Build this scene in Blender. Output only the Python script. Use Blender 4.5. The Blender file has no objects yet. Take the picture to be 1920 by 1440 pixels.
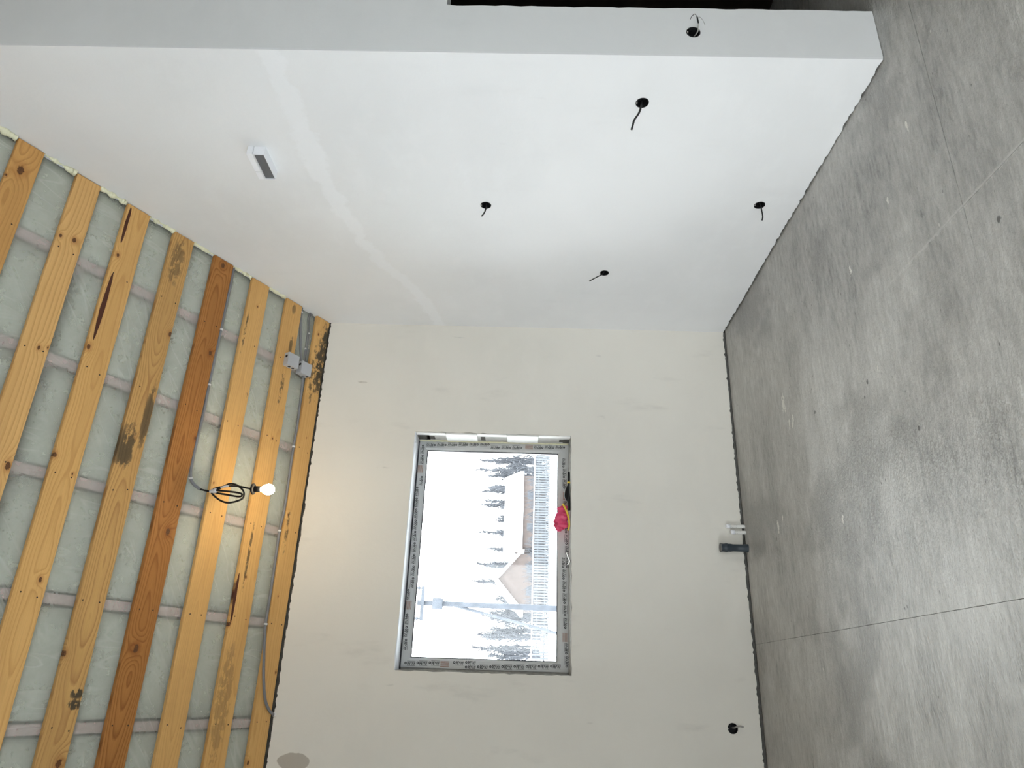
import bpy, bmesh, math, random
from mathutils import Vector, Matrix, noise as mnoise

random.seed(7)
S = bpy.context.scene
COL = S.collection

# ------------------------------------------------------------------ camera
CAM_H = 1.6
yaw, pit, rol = math.radians(23.109), math.radians(1.130), math.radians(1.459)
F = Vector((math.sin(yaw)*math.cos(pit), math.cos(yaw)*math.cos(pit), math.sin(pit)))
R0 = Vector((math.cos(yaw), -math.sin(yaw), 0)); U0 = R0.cross(F)
R = R0*math.cos(rol) + U0*math.sin(rol); U = -R0*math.sin(rol) + U0*math.cos(rol)
cam = bpy.data.cameras.new('camera'); camo = bpy.data.objects.new('camera', cam); COL.objects.link(camo)
ix, iy, iz = -U, R, -F                      # the phone is held on its side: image right is down in the room
camo.matrix_world = Matrix(((ix.x, iy.x, iz.x, 0), (ix.y, iy.y, iz.y, 0), (ix.z, iy.z, iz.z, CAM_H), (0, 0, 0, 1)))
cam.sensor_fit = 'HORIZONTAL'; cam.sensor_width = 36.0; cam.lens = 36.0*1322.5/1920.0
cam.clip_start = 0.02; cam.clip_end = 400
S.camera = camo

# ------------------------------------------------------------------ sky, exposure
SKY = 7.0
BULB = 100.0
w = bpy.data.worlds.new('overcast'); S.world = w; w.use_nodes = True
bg = w.node_tree.nodes['Background']; bg.inputs[0].default_value = (0.975, 0.98, 1.0, 1); bg.inputs[1].default_value = SKY
S.view_settings.view_transform = 'Standard'; S.view_settings.look = 'None'
S.view_settings.exposure = 0.57; S.view_settings.gamma = 1.0
S.view_settings.use_curve_mapping = False
S.cycles.use_light_tree = False; S.cycles.adaptive_threshold = 0.03; S.cycles.max_bounces = 5; S.cycles.diffuse_bounces = 4; S.cycles.glossy_bounces = 2; S.cycles.transmission_bounces = 2; S.cycles.transparent_max_bounces = 6

# ------------------------------------------------------------------ room numbers (metres)
XW = 2.684          # side wall plane
YW = 5.109          # window wall plane
YE = 2.398          # outer corner of the side wall / door wall plane
ZC = 3.215          # eaves height at the window wall
TH = math.radians(29.81)
XL, XR, YB = -3.4, 5.2, -3.0
RIDGE_S = 5.2
es = Vector((0, -math.cos(TH), math.sin(TH))); en = Vector((0, -math.sin(TH), -math.cos(TH)))
MC = Matrix(((1, 0, 0, 0), (0, es.y, en.y, YW), (0, es.z, en.z, ZC), (0, 0, 0, 1)))   # ceiling frame: x, up the slope, into the room
def roofz(y): return ZC + math.tan(TH)*(YW - y)

# portals: they only help to sample the sky through the two window openings of the left wall
def portal(loc, rot, sx, sy):
    l = bpy.data.lights.new('sky_portal', 'AREA'); l.shape = 'RECTANGLE'; l.size = sx; l.size_y = sy
    l.cycles.is_portal = True
    o = bpy.data.objects.new('sky_portal', l); COL.objects.link(o); o.location = loc; o.rotation_euler = rot
    o['kind'] = 'helper'
LW = [(-0.4, 2.55, 0.05, 2.35), (-2.6, -0.7, 0.05, 2.35)]      # window openings in the left wall: y0, y1, z0, z1
for a, b, c, d in LW:
    portal((XL-0.32, (a+b)/2, (c+d)/2), (0, -math.pi/2, 0), d-c, b-a)
BW_FILL = [(-2.7, -0.8, 0.3, 2.35), (0.5, 2.2, 0.3, 2.35)]        # unseen back wall openings, added as fill light: x0, x1, z0, z1
for a, b, c, d in BW_FILL:
    portal(((a+b)/2, YB-0.32, (c+d)/2), (math.pi/2, 0, 0), b-a, d-c)
portal((.92, YW+.45, 1.84), (-math.pi/2, 0, 0), 1.7, 1.2)

# ------------------------------------------------------------------ helpers
def link(o, parent=None):
    COL.objects.link(o)
    if parent is not None: o.parent = parent
    return o
def mesh_obj(name, bm, m, parent=None, smooth=False, mat_world=None):
    me = bpy.data.meshes.new(name)
    bmesh.ops.recalc_face_normals(bm, faces=bm.faces)
    bm.to_mesh(me); bm.free()
    if smooth:
        for p in me.polygons: p.use_smooth = True
    for mm in (m if isinstance(m, (list, tuple)) else [m]): me.materials.append(mm)
    o = bpy.data.objects.new(name, me)
    if mat_world is not None: o.matrix_world = mat_world
    return link(o, parent)
def empty(name, loc=(0, 0, 0)):
    o = bpy.data.objects.new(name, None); o.location = loc; o.empty_display_size = 0.05; return link(o)
def tag(o, label=None, cat=None, group=None, kind=None):
    if label: o['label'] = label
    if cat: o['category'] = cat
    if group: o['group'] = group
    if kind: o['kind'] = kind
    return o
def box(bm, lo, hi, mi=0, bevel=0.0):
    vs = [bm.verts.new((x, y, z)) for x in (lo[0], hi[0]) for y in (lo[1], hi[1]) for z in (lo[2], hi[2])]
    fs = []
    for q in ((0, 1, 3, 2), (4, 6, 7, 5), (0, 4, 5, 1), (2, 3, 7, 6), (0, 2, 6, 4), (1, 5, 7, 3)):
        f = bm.faces.new([vs[i] for i in q]); f.material_index = mi; fs.append(f)
    if bevel > 0:
        es_ = list({e for f in fs for e in f.edges})
        bmesh.ops.bevel(bm, geom=es_, offset=bevel, segments=2, profile=0.6, affect='EDGES')
    return vs
def ringpts(n, r, ph=0): return [(r*math.cos(ph+2*math.pi*i/n), r*math.sin(ph+2*math.pi*i/n)) for i in range(n)]
def lathe(bm, prof, n=24, M=Matrix.Identity(4), close=True):
    """prof: list of (radius, height); M places the local z axis"""
    rings = []
    for r, h in prof:
        if r < 1e-6: rings.append([bm.verts.new(M @ Vector((0, 0, h)))])
        else: rings.append([bm.verts.new(M @ Vector((x, y, h))) for x, y in ringpts(n, r)])
    for a, b in zip(rings[:-1], rings[1:]):
        for i in range(n):
            j = (i+1) % n
            if len(a) == 1 and len(b) == 1: continue
            if len(a) == 1: bm.faces.new((a[0], b[i], b[j]))
            elif len(b) == 1: bm.faces.new((a[i], b[0], a[j]))
            else: bm.faces.new((a[i], b[i], b[j], a[j]))
def catmull(pts, sub):
    P = [Vector(p) for p in pts]
    P = [P[0]*2-P[1]] + P + [P[-1]*2-P[-2]]
    out = []
    for i in range(1, len(P)-2):
        for k in range(sub):
            t = k/sub; a, b, c, d = P[i-1], P[i], P[i+1], P[i+2]
            out.append(0.5*((2*b) + (c-a)*t + (2*a-5*b+4*c-d)*t*t + (3*b-a-3*c+d)*t**3))
    out.append(P[-2]); return out
def sweep(bm, pts, rad, n=8, cap=True, flat=1.0):
    """tube through pts; rad is a number or a function of the 0..1 position"""
    T = [(pts[min(i+1, len(pts)-1)]-pts[max(i-1, 0)]).normalized() for i in range(len(pts))]
    u = T[0].orthogonal().normalized(); rings = []
    for i, (p, t) in enumerate(zip(pts, T)):
        u = (u - t*u.dot(t)).normalized(); v = t.cross(u)
        r = rad(i/(len(pts)-1), i) if callable(rad) else rad
        rings.append([bm.verts.new(p + u*(c*r) + v*(s*r*flat)) for c, s in ringpts(n, 1.0)])
    for a, b in zip(rings[:-1], rings[1:]):
        for i in range(n): bm.faces.new((a[i], a[(i+1) % n], b[(i+1) % n], b[i]))
    if cap:
        bm.faces.new(list(reversed(rings[0]))); bm.faces.new(rings[-1])
def plate(bm, outer, holes, to3, nrm, thick, mi=0):
    """polygon with holes in a plane, given thickness against its normal"""
    front, back = [], []
    fe, be = [], []
    for loop in [outer]+holes:
        vf = [bm.verts.new(to3(p)) for p in loop]; vb = [bm.verts.new(to3(p) - nrm*thick) for p in loop]
        n = len(loop)
        for i in range(n):
            j = (i+1) % n
            fe.append(bm.edges.new((vf[i], vf[j]))); be.append(bm.edges.new((vb[i], vb[j])))
        front.append(vf); back.append(vb)
    for e_, nn in ((fe, nrm), (be, -nrm)): 
        bmesh.ops.triangle_fill(bm, use_beauty=True, use_dissolve=False, edges=e_, normal=nn)
    for vf, vb in zip(front, back):
        n = len(vf)
        for i in range(n):
            j = (i+1) % n; bm.faces.new((vf[i], vf[j], vb[j], vb[i]))
def jag(a, b, n, amp, seed=0):
    """points from a (included) to b (left out) with a ragged sideways offset"""
    rr = random.Random(seed); a = Vector(a); b = Vector(b); d = (b-a).normalized(); nrm = Vector((-d.y, d.x)); out = [a]
    for i in range(1, n):
        t = (i + rr.uniform(-.35, .35))/n
        out.append(a.lerp(b, t) + nrm*amp*(rr.random()**2*1.6 - .5 + .6*mnoise.noise(Vector((t*9, seed, 0)))))
    return [tuple(p) for p in out]
def circle2(c, r, n=24): return [(c[0]+x, c[1]+y) for x, y in ringpts(n, r)]
yz = lambda x: (lambda p: Vector((x, p[0], p[1])))
xz = lambda y: (lambda p: Vector((p[0], y, p[1])))
frame4 = lambda o, ax, ay, az: Matrix(((ax[0], ay[0], az[0], o[0]), (ax[1], ay[1], az[1], o[1]), (ax[2], ay[2], az[2], o[2]), (0, 0, 0, 1)))

# ------------------------------------------------------------------ materials
class NT:
    def __init__(s, name):
        s.m = bpy.data.materials.new(name); s.m.use_nodes = True; s.t = s.m.node_tree
        s.p = s.t.nodes['Principled BSDF']; s.out = s.t.nodes['Material Output']
        s.tc = s.t.nodes.new('ShaderNodeTexCoord')
    def put(s, sock, v):
        if hasattr(v, 'is_output') or isinstance(v, bpy.types.NodeSocket): s.t.links.new(v, sock)
        else:
            try: sock.default_value = v
            except Exception: sock.default_value = (v[0], v[1], v[2], 1)
    def math(s, op, a, b=0.0, c=0.0, clamp=False):
        n = s.t.nodes.new('ShaderNodeMath'); n.operation = op; n.use_clamp = clamp
        s.put(n.inputs[0], a); s.put(n.inputs[1], b); s.put(n.inputs[2], c); return n.outputs[0]
    def sep(s, v):
        n = s.t.nodes.new('ShaderNodeSeparateXYZ'); s.put(n.inputs[0], v); return n.outputs
    def comb(s, x, y, z):
        n = s.t.nodes.new('ShaderNodeCombineXYZ')
        for i, v in enumerate((x, y, z)): s.put(n.inputs[i], v)
        return n.outputs[0]
    def mapv(s, v, scale=(1, 1, 1), loc=(0, 0, 0)):
        n = s.t.nodes.new('ShaderNodeMapping'); s.put(n.inputs[0], v); n.inputs['Scale'].default_value = scale; n.inputs['Location'].default_value = loc; return n.outputs[0]
    def noise(s, v, sc, det=3, rough=0.5, dist=0.0):
        n = s.t.nodes.new('ShaderNodeTexNoise'); s.put(n.inputs['Vector'], v); n.inputs['Scale'].default_value = sc
        n.inputs['Detail'].default_value = det; n.inputs['Roughness'].default_value = rough; n.inputs['Distortion'].default_value = dist; return n.outputs[0]
    def voro(s, v, sc, feat='F1'):
        n = s.t.nodes.new('ShaderNodeTexVoronoi'); s.put(n.inputs['Vector'], v); n.inputs['Scale'].default_value = sc; n.feature = feat; return n.outputs['Distance']
    def ss(s, v, a, b):                                # smoothstep a..b -> 0..1
        n = s.t.nodes.new('ShaderNodeMapRange'); n.interpolation_type = 'SMOOTHSTEP'; s.put(n.inputs[0], v)
        n.inputs[1].default_value = a; n.inputs[2].default_value = b; return n.outputs[0]
    def ramp(s, v, stops):
        n = s.t.nodes.new('ShaderNodeValToRGB'); s.put(n.inputs[0], v); cr = n.color_ramp
        while len(cr.elements) < len(stops): cr.elements.new(0.5)
        for e, (p, c) in zip(cr.elements, stops): e.position = p; e.color = (c, c, c, 1) if not hasattr(c, '__len__') else (*c, 1)
        return n.outputs[0]
    def mix(s, f, a, b, mode='MIX'):
        n = s.t.nodes.new('ShaderNodeMix'); n.data_type = 'RGBA'; n.blend_type = mode
        s.put(n.inputs[0], f); s.put(n.inputs[6], a); s.put(n.inputs[7], b); return n.outputs[2]
    def bump(s, h, st, dist=0.01):
        n = s.t.nodes.new('ShaderNodeBump'); s.put(n.inputs['Height'], h); n.inputs['Strength'].default_value = st; n.inputs['Distance'].default_value = dist
        s.t.links.new(n.outputs[0], s.p.inputs['Normal'])
    def base(s, c, rough=0.6, spec=0.4, metal=0.0):
        s.put(s.p.inputs['Base Color'], c); s.put(s.p.inputs['Roughness'], rough); s.p.inputs['Specular IOR Level'].default_value = spec; s.p.inputs['Metallic'].default_value = metal
        return s.m
def plain(name, c, rough=0.6, spec=0.4, metal=0.0, var=0.12, sc=30):
    t = NT(name); n = t.noise(t.tc.outputs['Object'], sc, 3)
    d = tuple(x*(1-var) for x in c); l = tuple(min(1, x*(1+var)) for x in c)
    return t.base(t.mix(n, (*d, 1), (*l, 1)), rough, spec, metal)

def plaster_mat(name, c, seam=None, smudge=0.0, stain=None, band=None):
    t = NT(name); g = t.tc.outputs['Object']
    n1 = t.noise(g, 0.9, 2, 0.55); n2 = t.noise(t.mapv(g, (1, 1, 1.6)), 4.0, 3, 0.6)
    col = t.mix(t.ss(n1, .3, .7), (*[x*.965 for x in c], 1), (*[min(1, x*1.03) for x in c], 1))
    col = t.mix(t.math('MULTIPLY', t.ss(n2, .42, .75), .5), col, (*[min(1, x*1.035) for x in c], 1))
    x, y, z = t.sep(g)
    if seam:                                            # filler smeared over the joint between the boards
        n = t.t.nodes.new('ShaderNodeFloatCurve'); cu = n.mapping.curves[0]
        y0, y1, z0, z1 = 2.3, 5.2, 2.2, 3.0
        pts = [((a-y0)/(y1-y0), (b-z0)/(z1-z0)) for a, b in seam]
        while len(cu.points) < len(pts): cu.points.new(.5, .5)
        for p, q in zip(cu.points, pts): p.location = q
        n.mapping.update()
        t.put(n.inputs['Value'], t.math('DIVIDE', t.math('SUBTRACT', y, y0), y1-y0))
        zz = t.math('ADD', t.math('MULTIPLY', n.outputs[0], z1-z0), z0)
        wob = t.math('MULTIPLY', t.math('SUBTRACT', t.noise(t.mapv(g, (1, 1, 1)), 7, 5, .7), .5), .17)
        d = t.math('ABSOLUTE', t.math('ADD', t.math('SUBTRACT', z, zz), wob))
        wd = t.math('MULTIPLY', t.noise(t.mapv(g, (1, 1, .2)), 3.0, 3), .095)
        mk = t.ss(t.math('SUBTRACT', d, wd), .015, -.02)
        col = t.mix(t.math('MULTIPLY', mk, .55), col, (min(1, c[0]*1.08), min(1, c[1]*1.09), min(1, c[2]*1.105), 1))
    if smudge:
        sm = t.ss(t.noise(t.mapv(g, (3.2, 3.2, 1.0), (3, 1, 7)), 1.5, 5, .6), .58, .78)
        col = t.mix(t.math('MULTIPLY', sm, smudge), col, (*[v*.55 for v in c], 1))
        sp = t.ss(t.noise(t.mapv(g, (9, 9, 2.5), (1, 5, 2)), 1.5, 3, .5), .72, .80)
        col = t.mix(t.math('MULTIPLY', sp, smudge*1.2), col, (*[v*.5 for v in c], 1))
    sn = t.math('MULTIPLY', t.math('SUBTRACT', t.noise(g, 18, 2), .5), .7) if stain else None
    for (sx, sz, rx, rz, k) in (stain or []):           # bare patches and scuffs with a shape of their own
        e = t.math('ADD', t.math('POWER', t.math('DIVIDE', t.math('SUBTRACT', x, sx), rx), 2.0), t.math('POWER', t.math('DIVIDE', t.math('SUBTRACT', z, sz), rz), 2.0))
        e = t.math('ADD', e, sn)
        mk = t.ss(e, 1.05, .9)
        col = t.mix(t.math('MULTIPLY', mk, k), col, (c[0]*.50, c[1]*.46, c[2]*.42, 1))
    t.bump(t.noise(g, 9, 4, .62), .16, .012)
    return t.base(col, .78, .25)

SEAM = [(2.42, 2.853), (2.611, 2.837), (3.0, 2.828), (3.331, 2.815), (3.745, 2.74), (4.174, 2.630), (4.523, 2.46), (4.90, 2.36)]
M_side = plaster_mat('white_filled_plaster', (.755, .760, .772), seam=SEAM, smudge=.06)
M_far = plaster_mat('warm_grey_plaster', (.765, .738, .680), smudge=.30,
                    stain=[(-.495, 3.03, .052, .105, .75), (2.162, 2.885, .008, .035, .35), (2.165, 2.91, .006, .02, .25)])
M_door = plaster_mat('white_door_wall_plaster', (.735, .742, .748), smudge=.08, stain=None)
M_back = plain('bare_plaster', (.74, .73, .70), .85, .2, var=.05, sc=2)
M_block = plain('dark_masonry_and_gap_shade', (.10, .095, .085), .95, .1, var=.5, sc=25)  # dark bare block; its tone also deepens the shade in the plaster gaps
M_hall = plain('brown_hall_painted_unlit', (.020, .015, .012), .9, .1, var=.6, sc=12)  # darkness of the unlit hall is put into this brown

def concrete():
    t = NT('trowelled_concrete'); g = t.tc.outputs['Object']
    st = t.mapv(g, (.28, 1, 1))                           # trowel strokes run along the window wall
    n1 = t.noise(g, 1.1, 3, .6); n2 = t.noise(st, 5.5, 4, .65); n3 = t.noise(st, 38, 2, .7); n4 = t.noise(t.mapv(g, (.6, 1, 1)), 130, 2, .8)
    v = t.math('ADD', t.math('MULTIPLY', n1, .28), t.math('ADD', t.math('MULTIPLY', n2, .26), t.math('ADD', t.math('MULTIPLY', n3, .24), t.math('MULTIPLY', n4, .22))))
    col = t.ramp(v, [(.38, (.165, .162, .151)), (.455, (.355, .350, .334)), (.54, (.49, .486, .466)), (.62, (.64, .637, .615))])
    patch = t.ss(t.noise(t.mapv(g, (1, 1, 1), (4.3, 1.7, 0)), 1.05, 4, .68), .52, .64)
    col = t.mix(t.math('MULTIPLY', patch, .55), col, (.20, .197, .187, 1))
    lite = t.ss(t.noise(t.mapv(g, (.5, 1, 1), (9, 3, 0)), 1.6, 3, .6), .55, .72)
    col = t.mix(t.math('MULTIPLY', lite, .45), col, (.60, .60, .585, 1))
    col = t.mix(t.math('MULTIPLY', t.ss(n4, .55, .66), .40), col, (.17, .167, .155, 1))
    col = t.mix(t.math('MULTIPLY', t.ss(n4, .45, .34), .35), col, (.66, .66, .64, 1))
    gx_, gy_, gz_ = t.sep(g)
    scr = t.math('MULTIPLY', t.ss(t.math('ABSOLUTE', t.math('ADD', t.math('SUBTRACT', gx_, 1.683), t.math('MULTIPLY', t.math('SUBTRACT', n3, .5), .03))), .012, .002), t.ss(gy_, 3.0, 2.4))
    col = t.mix(t.math('MULTIPLY', scr, .45), col, (.68, .675, .65, 1))
    pit = t.ss(t.voro(t.mapv(g, (.55, 1, 1)), 24), .12, .06)
    pit = t.math('MULTIPLY', pit, t.ss(t.noise(g, 9, 2), .50, .62))
    col = t.mix(t.math('MULTIPLY', pit, .75), col, (.07, .068, .06, 1))
    fl = t.ss(t.voro(t.mapv(g, (.45, 1, 1), (3.1, 7.7, 0)), 15), .075, .035)
    fl = t.math('MULTIPLY', fl, t.ss(t.noise(t.mapv(g, (1, 1, 1), (2, 2, 0)), 5, 3), .55, .66))
    x, y, z = t.sep(g); sp = None                          # splashes of white paint
    wob = t.math('MULTIPLY', t.math('SUBTRACT', t.noise(t.mapv(g, (.5, 1, 1)), 60, 2, .7), .5), 4.2)
    for px, py, r in ((1.66, 4.09, .028), (1.62, 4.07, .012), (1.515, 3.97, .014), (1.505, 4.035, .014), (1.49, 3.99, .011), (.955, 4.42, .018), (1.0, 4.33, .01), (.818, 3.52, .010), (2.254, 2.354, .012), (1.95, 3.02, .012), (1.38, 2.94, .007), (2.05, 2.6, .008)):
        d = t.math('SQRT', t.math('ADD', t.math('POWER', t.math('MULTIPLY', t.math('SUBTRACT', x, px), .42), 2.0), t.math('POWER', t.math('SUBTRACT', y, py), 2.0)))
        mk = t.ss(t.math('ADD', t.math('DIVIDE', d, r*.8), wob), 1.15, .75)
        sp = mk if sp is None else t.math('MAXIMUM', sp, mk)
    col = t.mix(t.math('MAXIMUM', t.math('MULTIPLY', fl, .8), sp), col, (.72, .71, .66, 1))
    dk = None
    for px, py, r in ((1.514, 2.007, .011), (1.010, 2.718, .009), (1.36, 3.05, .010), (1.44, 3.66, .012), (1.30, 3.1, .007)):
        d = t.math('SQRT', t.math('ADD', t.math('POWER', t.math('MULTIPLY', t.math('SUBTRACT', x, px), .8), 2.0), t.math('POWER', t.math('SUBTRACT', y, py), 2.0)))
        mk = t.ss(t.math('ADD', t.math('DIVIDE', d, r), t.math('MULTIPLY', wob, .55)), 1.1, .7)
        dk = mk if dk is None else t.math('MAXIMUM', dk, mk)
    col = t.mix(t.math('MULTIPLY', dk, .8), col, (.05, .048, .045, 1))
    h = t.noise(t.mapv(g, (.45, 1, 1), (5, 5, 0)), 75, 2, .75)
    t.bump(h, .75, .007)
    return t.base(col, t.ramp(n2, [(.3, .27), (.7, .46)]), .5)
M_conc = concrete()
M_joint = plain('dark_joint_dirt', (.09, .087, .08), .95, .1)

def board_mat(name, light, dark, ringf=105, y0=0.0, seed=0, knots=(), mould=(), streaks=(), contrast=.55):
    t = NT(name); g = t.tc.outputs['Object']; x, y, z = t.sep(g)
    sx = t.math('ADD', x, seed*3.7)
    dep = t.math('ADD', t.math('MULTIPLY', t.noise(t.comb(sx, seed, 0), .85, 2), .16), -.03)
    yy = t.math('ADD', t.math('SUBTRACT', y, y0), t.math('MULTIPLY', t.math('SUBTRACT', t.noise(t.comb(t.math('MULTIPLY', sx, 1.3), t.math('MULTIPLY', y, 5.0), seed), 1.0, 3), .5), .045))
    r = t.math('SQRT', t.math('ADD', t.math('MULTIPLY', yy, yy), t.math('MULTIPLY', dep, dep)))
    kd = []; kn = t.math('SUBTRACT', t.noise(g, 70, 2), .5); mn = {}
    for kx, ky, kr in knots:
        d2 = t.math('ADD', t.math('POWER', t.math('MULTIPLY', t.math('SUBTRACT', x, kx), .62), 2.0), t.math('POWER', t.math('SUBTRACT', y, ky), 2.0))
        gs = t.math('POWER', 2.718, t.math('MULTIPLY', d2, -1.0/(kr*2.1)**2))
        r = t.math('ADD', r, t.math('MULTIPLY', gs, kr*1.9)); kd.append((d2, kr))
    ph = t.math('ADD', t.math('MULTIPLY', r, ringf), t.math('MULTIPLY', t.noise(t.mapv(g, (3, 40, 1)), 1.0, 3), .35))
    ring = t.ramp(t.math('FRACT', ph), [(0.0, .05), (.55, .25), (.86, 1.0), (1.0, .05)])
    fib = t.noise(t.mapv(g, (4, 260, 40), (seed, 0, 0)), 1.0, 2)
    tone = t.noise(t.mapv(g, (.8, 7, 1), (seed*2.0, seed, 0)), 1.0, 3)
    col = t.mix(t.math('MULTIPLY', ring, min(1.0, contrast*1.3)), (*light, 1), (*dark, 1))
    col = t.mix(t.math('MULTIPLY', t.ss(tone, .40, .68), .45), col, (*[(a+b*1.2)/2.2*.92 for a, b in zip(light, dark)], 1))
    col = t.mix(t.math('MULTIPLY', t.ss(fib, .4, .7), .16), col, (*[v*.7 for v in dark], 1))
    for sx0, sx1, sy, sw in streaks:                        # bark pockets along an edge
        u = t.math('DIVIDE', t.math('SUBTRACT', x, (sx0+sx1)/2), (sx1-sx0)/2)
        wd = t.math('MULTIPLY', t.math('SQRT', t.math('MAXIMUM', t.math('SUBTRACT', 1.0, t.math('MULTIPLY', u, u)), 0.0)), sw)
        e = t.math('SUBTRACT', t.math('ABSOLUTE', t.math('SUBTRACT', y, sy)), wd)
        e = t.math('ADD', e, t.math('MULTIPLY', t.math('SUBTRACT', t.noise(t.mapv(g, (8, 30, 1)), 1.0, 3), .5), .010))
        ins = t.math('MULTIPLY', t.ss(e, .0015, -.001), t.ss(t.math('ABSOLUTE', u), 1.02, .98))
        col = t.mix(ins, col, (.075, .022, .012, 1))
    for d2, kr in kd:
        d = t.math('ADD', t.math('SQRT', d2), t.math('MULTIPLY', kn, kr*.7))
        halo = t.ss(d, kr*1.9, kr*.6); core = t.ss(d, kr*.72, kr*.5); rg = t.ss(t.math('FRACT', t.math('MULTIPLY', d, 260.0)), .3, .9)
        col = t.mix(t.math('MULTIPLY', halo, .45), col, (dark[0]*.8, dark[1]*.62, dark[2]*.5, 1))
        col = t.mix(core, col, t.mix(rg, (.085, .034, .014, 1), (.20, .085, .032, 1)))
    for mx, my, rx, ry, k, thr, sc in mould:
        e = t.math('ADD', t.math('POWER', t.math('DIVIDE', t.math('SUBTRACT', x, mx), rx), 2.0), t.math('POWER', t.math('DIVIDE', t.math('SUBTRACT', y, my), ry), 2.0))
        fall = t.ss(e, 1.15, .15)
        sc = 18 if sc < 24 else 32
        if sc not in mn: mn[sc] = t.noise(t.mapv(g, (.55, 1, 1), (seed, 2, 0)), sc, 4, .68)
        nz = mn[sc]
        mk = t.ss(t.math('ADD', nz, t.math('MULTIPLY', fall, .28)), thr, thr+.10)
        col = t.mix(t.math('MULTIPLY', t.math('MULTIPLY', mk, fall), k), col, (.050, .043, .030, 1))
    t.bump(t.math('ADD', t.math('MULTIPLY', ring, .4), fib), .25, .002)
    return t.base(col, .62, .3)

def simple_grain(name, light, dark, sc=1.0):
    t = NT(name); g = t.tc.outputs['Object']
    n = t.noise(t.mapv(g, (30*sc, 1.5*sc, 30*sc)), 1.0, 4, .6)
    return t.base(t.mix(n, (*dark, 1), (*light, 1)), .75, .2)
M_rafter = simple_grain('rafter_pink_wood', (.64, .49, .465), (.46, .34, .32))
M_deck = simple_grain('roof_deck_wood', (.45, .36, .26), (.28, .2, .13))

def wool():
    t = NT('mineral_wool'); g = t.tc.outputs['Object']
    n = t.noise(g, 55, 6, .75); n2 = t.noise(g, 6, 3)
    col = t.mix(n, (.46, .475, .39, 1), (.74, .755, .635, 1)); col = t.mix(t.math('MULTIPLY', t.ss(n2, .4, .7), .3), col, (.53, .545, .45, 1))
    t.bump(n, .6, .01); return t.base(col, .95, .1)
M_wool = wool()
def film():
    t = NT('vapour_film'); g = t.tc.outputs['Object']; x, y, z = t.sep(g)
    u = t.math('ADD', t.math('MULTIPLY', x, .80), t.math('MULTIPLY', y, .55)); v = t.math('SUBTRACT', t.math('MULTIPLY', y, .80), t.math('MULTIPLY', x, .55))
    w1 = t.noise(t.comb(t.math('MULTIPLY', u, 1.6), t.math('MULTIPLY', v, 11.0), 0.0), 1.0, 2, .45, .25)       # long taut creases
    w2 = t.noise(t.comb(t.math('MULTIPLY', x, 9.0), t.math('MULTIPLY', y, 1.8), 4.0), 1.0, 2, .45, .3)
    reg = t.noise(t.mapv(g, (1, 1, 1), (7, 2, 0)), 1.3, 2)
    r1 = t.math('MULTIPLY', t.ss(t.math('ABSOLUTE', t.math('SUBTRACT', w1, .5)), .035, 0.0), t.ss(reg, .45, .60))
    r2 = t.math('MULTIPLY', t.ss(t.math('ABSOLUTE', t.math('SUBTRACT', w2, .5)), .03, 0.0), t.ss(reg, .50, .36))
    h = t.math('MAXIMUM', r1, r2)
    soft = t.noise(g, 14, 3, .6)
    milky = t.math('ADD', .25, t.math('ADD', t.math('MULTIPLY', h, .06), t.math('MULTIPLY', soft, .10)))
    t.bump(t.math('ADD', t.math('MULTIPLY', h, .8), t.math('MULTIPLY', soft, 1.6)), .42, .006)
    t.base(t.mix(t.noise(g, 60, 4, .7), (.68, .695, .63, 1), (.82, .835, .77, 1)), .30, .6)
    tr = t.t.nodes.new('ShaderNodeBsdfTransparent'); tr.inputs[0].default_value = (.92, .93, .94, 1)
    mx = t.t.nodes.new('ShaderNodeMixShader'); t.t.links.new(milky, mx.inputs[0]); t.t.links.new(tr.outputs[0], mx.inputs[1]); t.t.links.new(t.p.outputs[0], mx.inputs[2])
    t.t.links.new(mx.outputs[0], t.out.inputs[0]); return t.m
M_film = film()
def glass():
    t = NT('window_glass'); tr = t.t.nodes.new('ShaderNodeBsdfTransparent'); gl = t.t.nodes.new('ShaderNodeBsdfGlossy'); gl.inputs['Roughness'].default_value = .02
    tr.inputs[0].default_value = (.93, .96, .96, 1)
    fr = t.t.nodes.new('ShaderNodeFresnel'); fr.inputs[0].default_value = 1.3
    mx = t.t.nodes.new('ShaderNodeMixShader'); t.t.links.new(fr.outputs[0], mx.inputs[0]); t.t.links.new(tr.outputs[0], mx.inputs[1]); t.t.links.new(gl.outputs[0], mx.inputs[2])
    t.t.links.new(mx.outputs[0], t.out.inputs[0]); return t.m
M_glass = glass()
M_upvc = plain('grey_film_on_white_frame', (.56, .57, .57), .42, .5, var=.05, sc=40)
M_white = plain('white_plastic', (.84, .85, .89), .38, .5, var=.03)
M_whitepl = plain('white_board_offcut', (.80, .80, .78), .7, .3, var=.05, sc=20)
M_jamb = plain('rough_grey_white_render', (.50, .49, .465), .9, .15, var=.25, sc=22)
M_ink = plain('black_print', (.012, .012, .014), .6, .3)
M_inkb = plain('brown_print', (.33, .20, .15), .7, .2, var=.4, sc=120)
M_gasket = plain('black_gasket', (.02, .02, .028), .6, .3)
M_black = plain('black_plastic', (.010, .010, .011), .62, .25)
M_cable = plain('black_cable', (.010, .010, .011), .5, .4)
M_grey_cable = plain('grey_cable', (.34, .33, .31), .5, .4)
M_conduit = plain('grey_conduit', (.21, .21, .225), .5, .4, var=.08)
M_duct_shade = plain('duct_interior_shade', (.115, .125, .14), .35, .5, var=.2, sc=14)  # shade inside the duct, given as a flat dark grey
M_jbox = plain('light_grey_box', (.46, .47, .50), .45, .45, var=.03)
M_clip = plain('pale_clip', (.68, .67, .68), .5, .4)
M_foam = plain('pale_yellow_foam', (.80, .78, .58), .9, .15, var=.14, sc=60)
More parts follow.
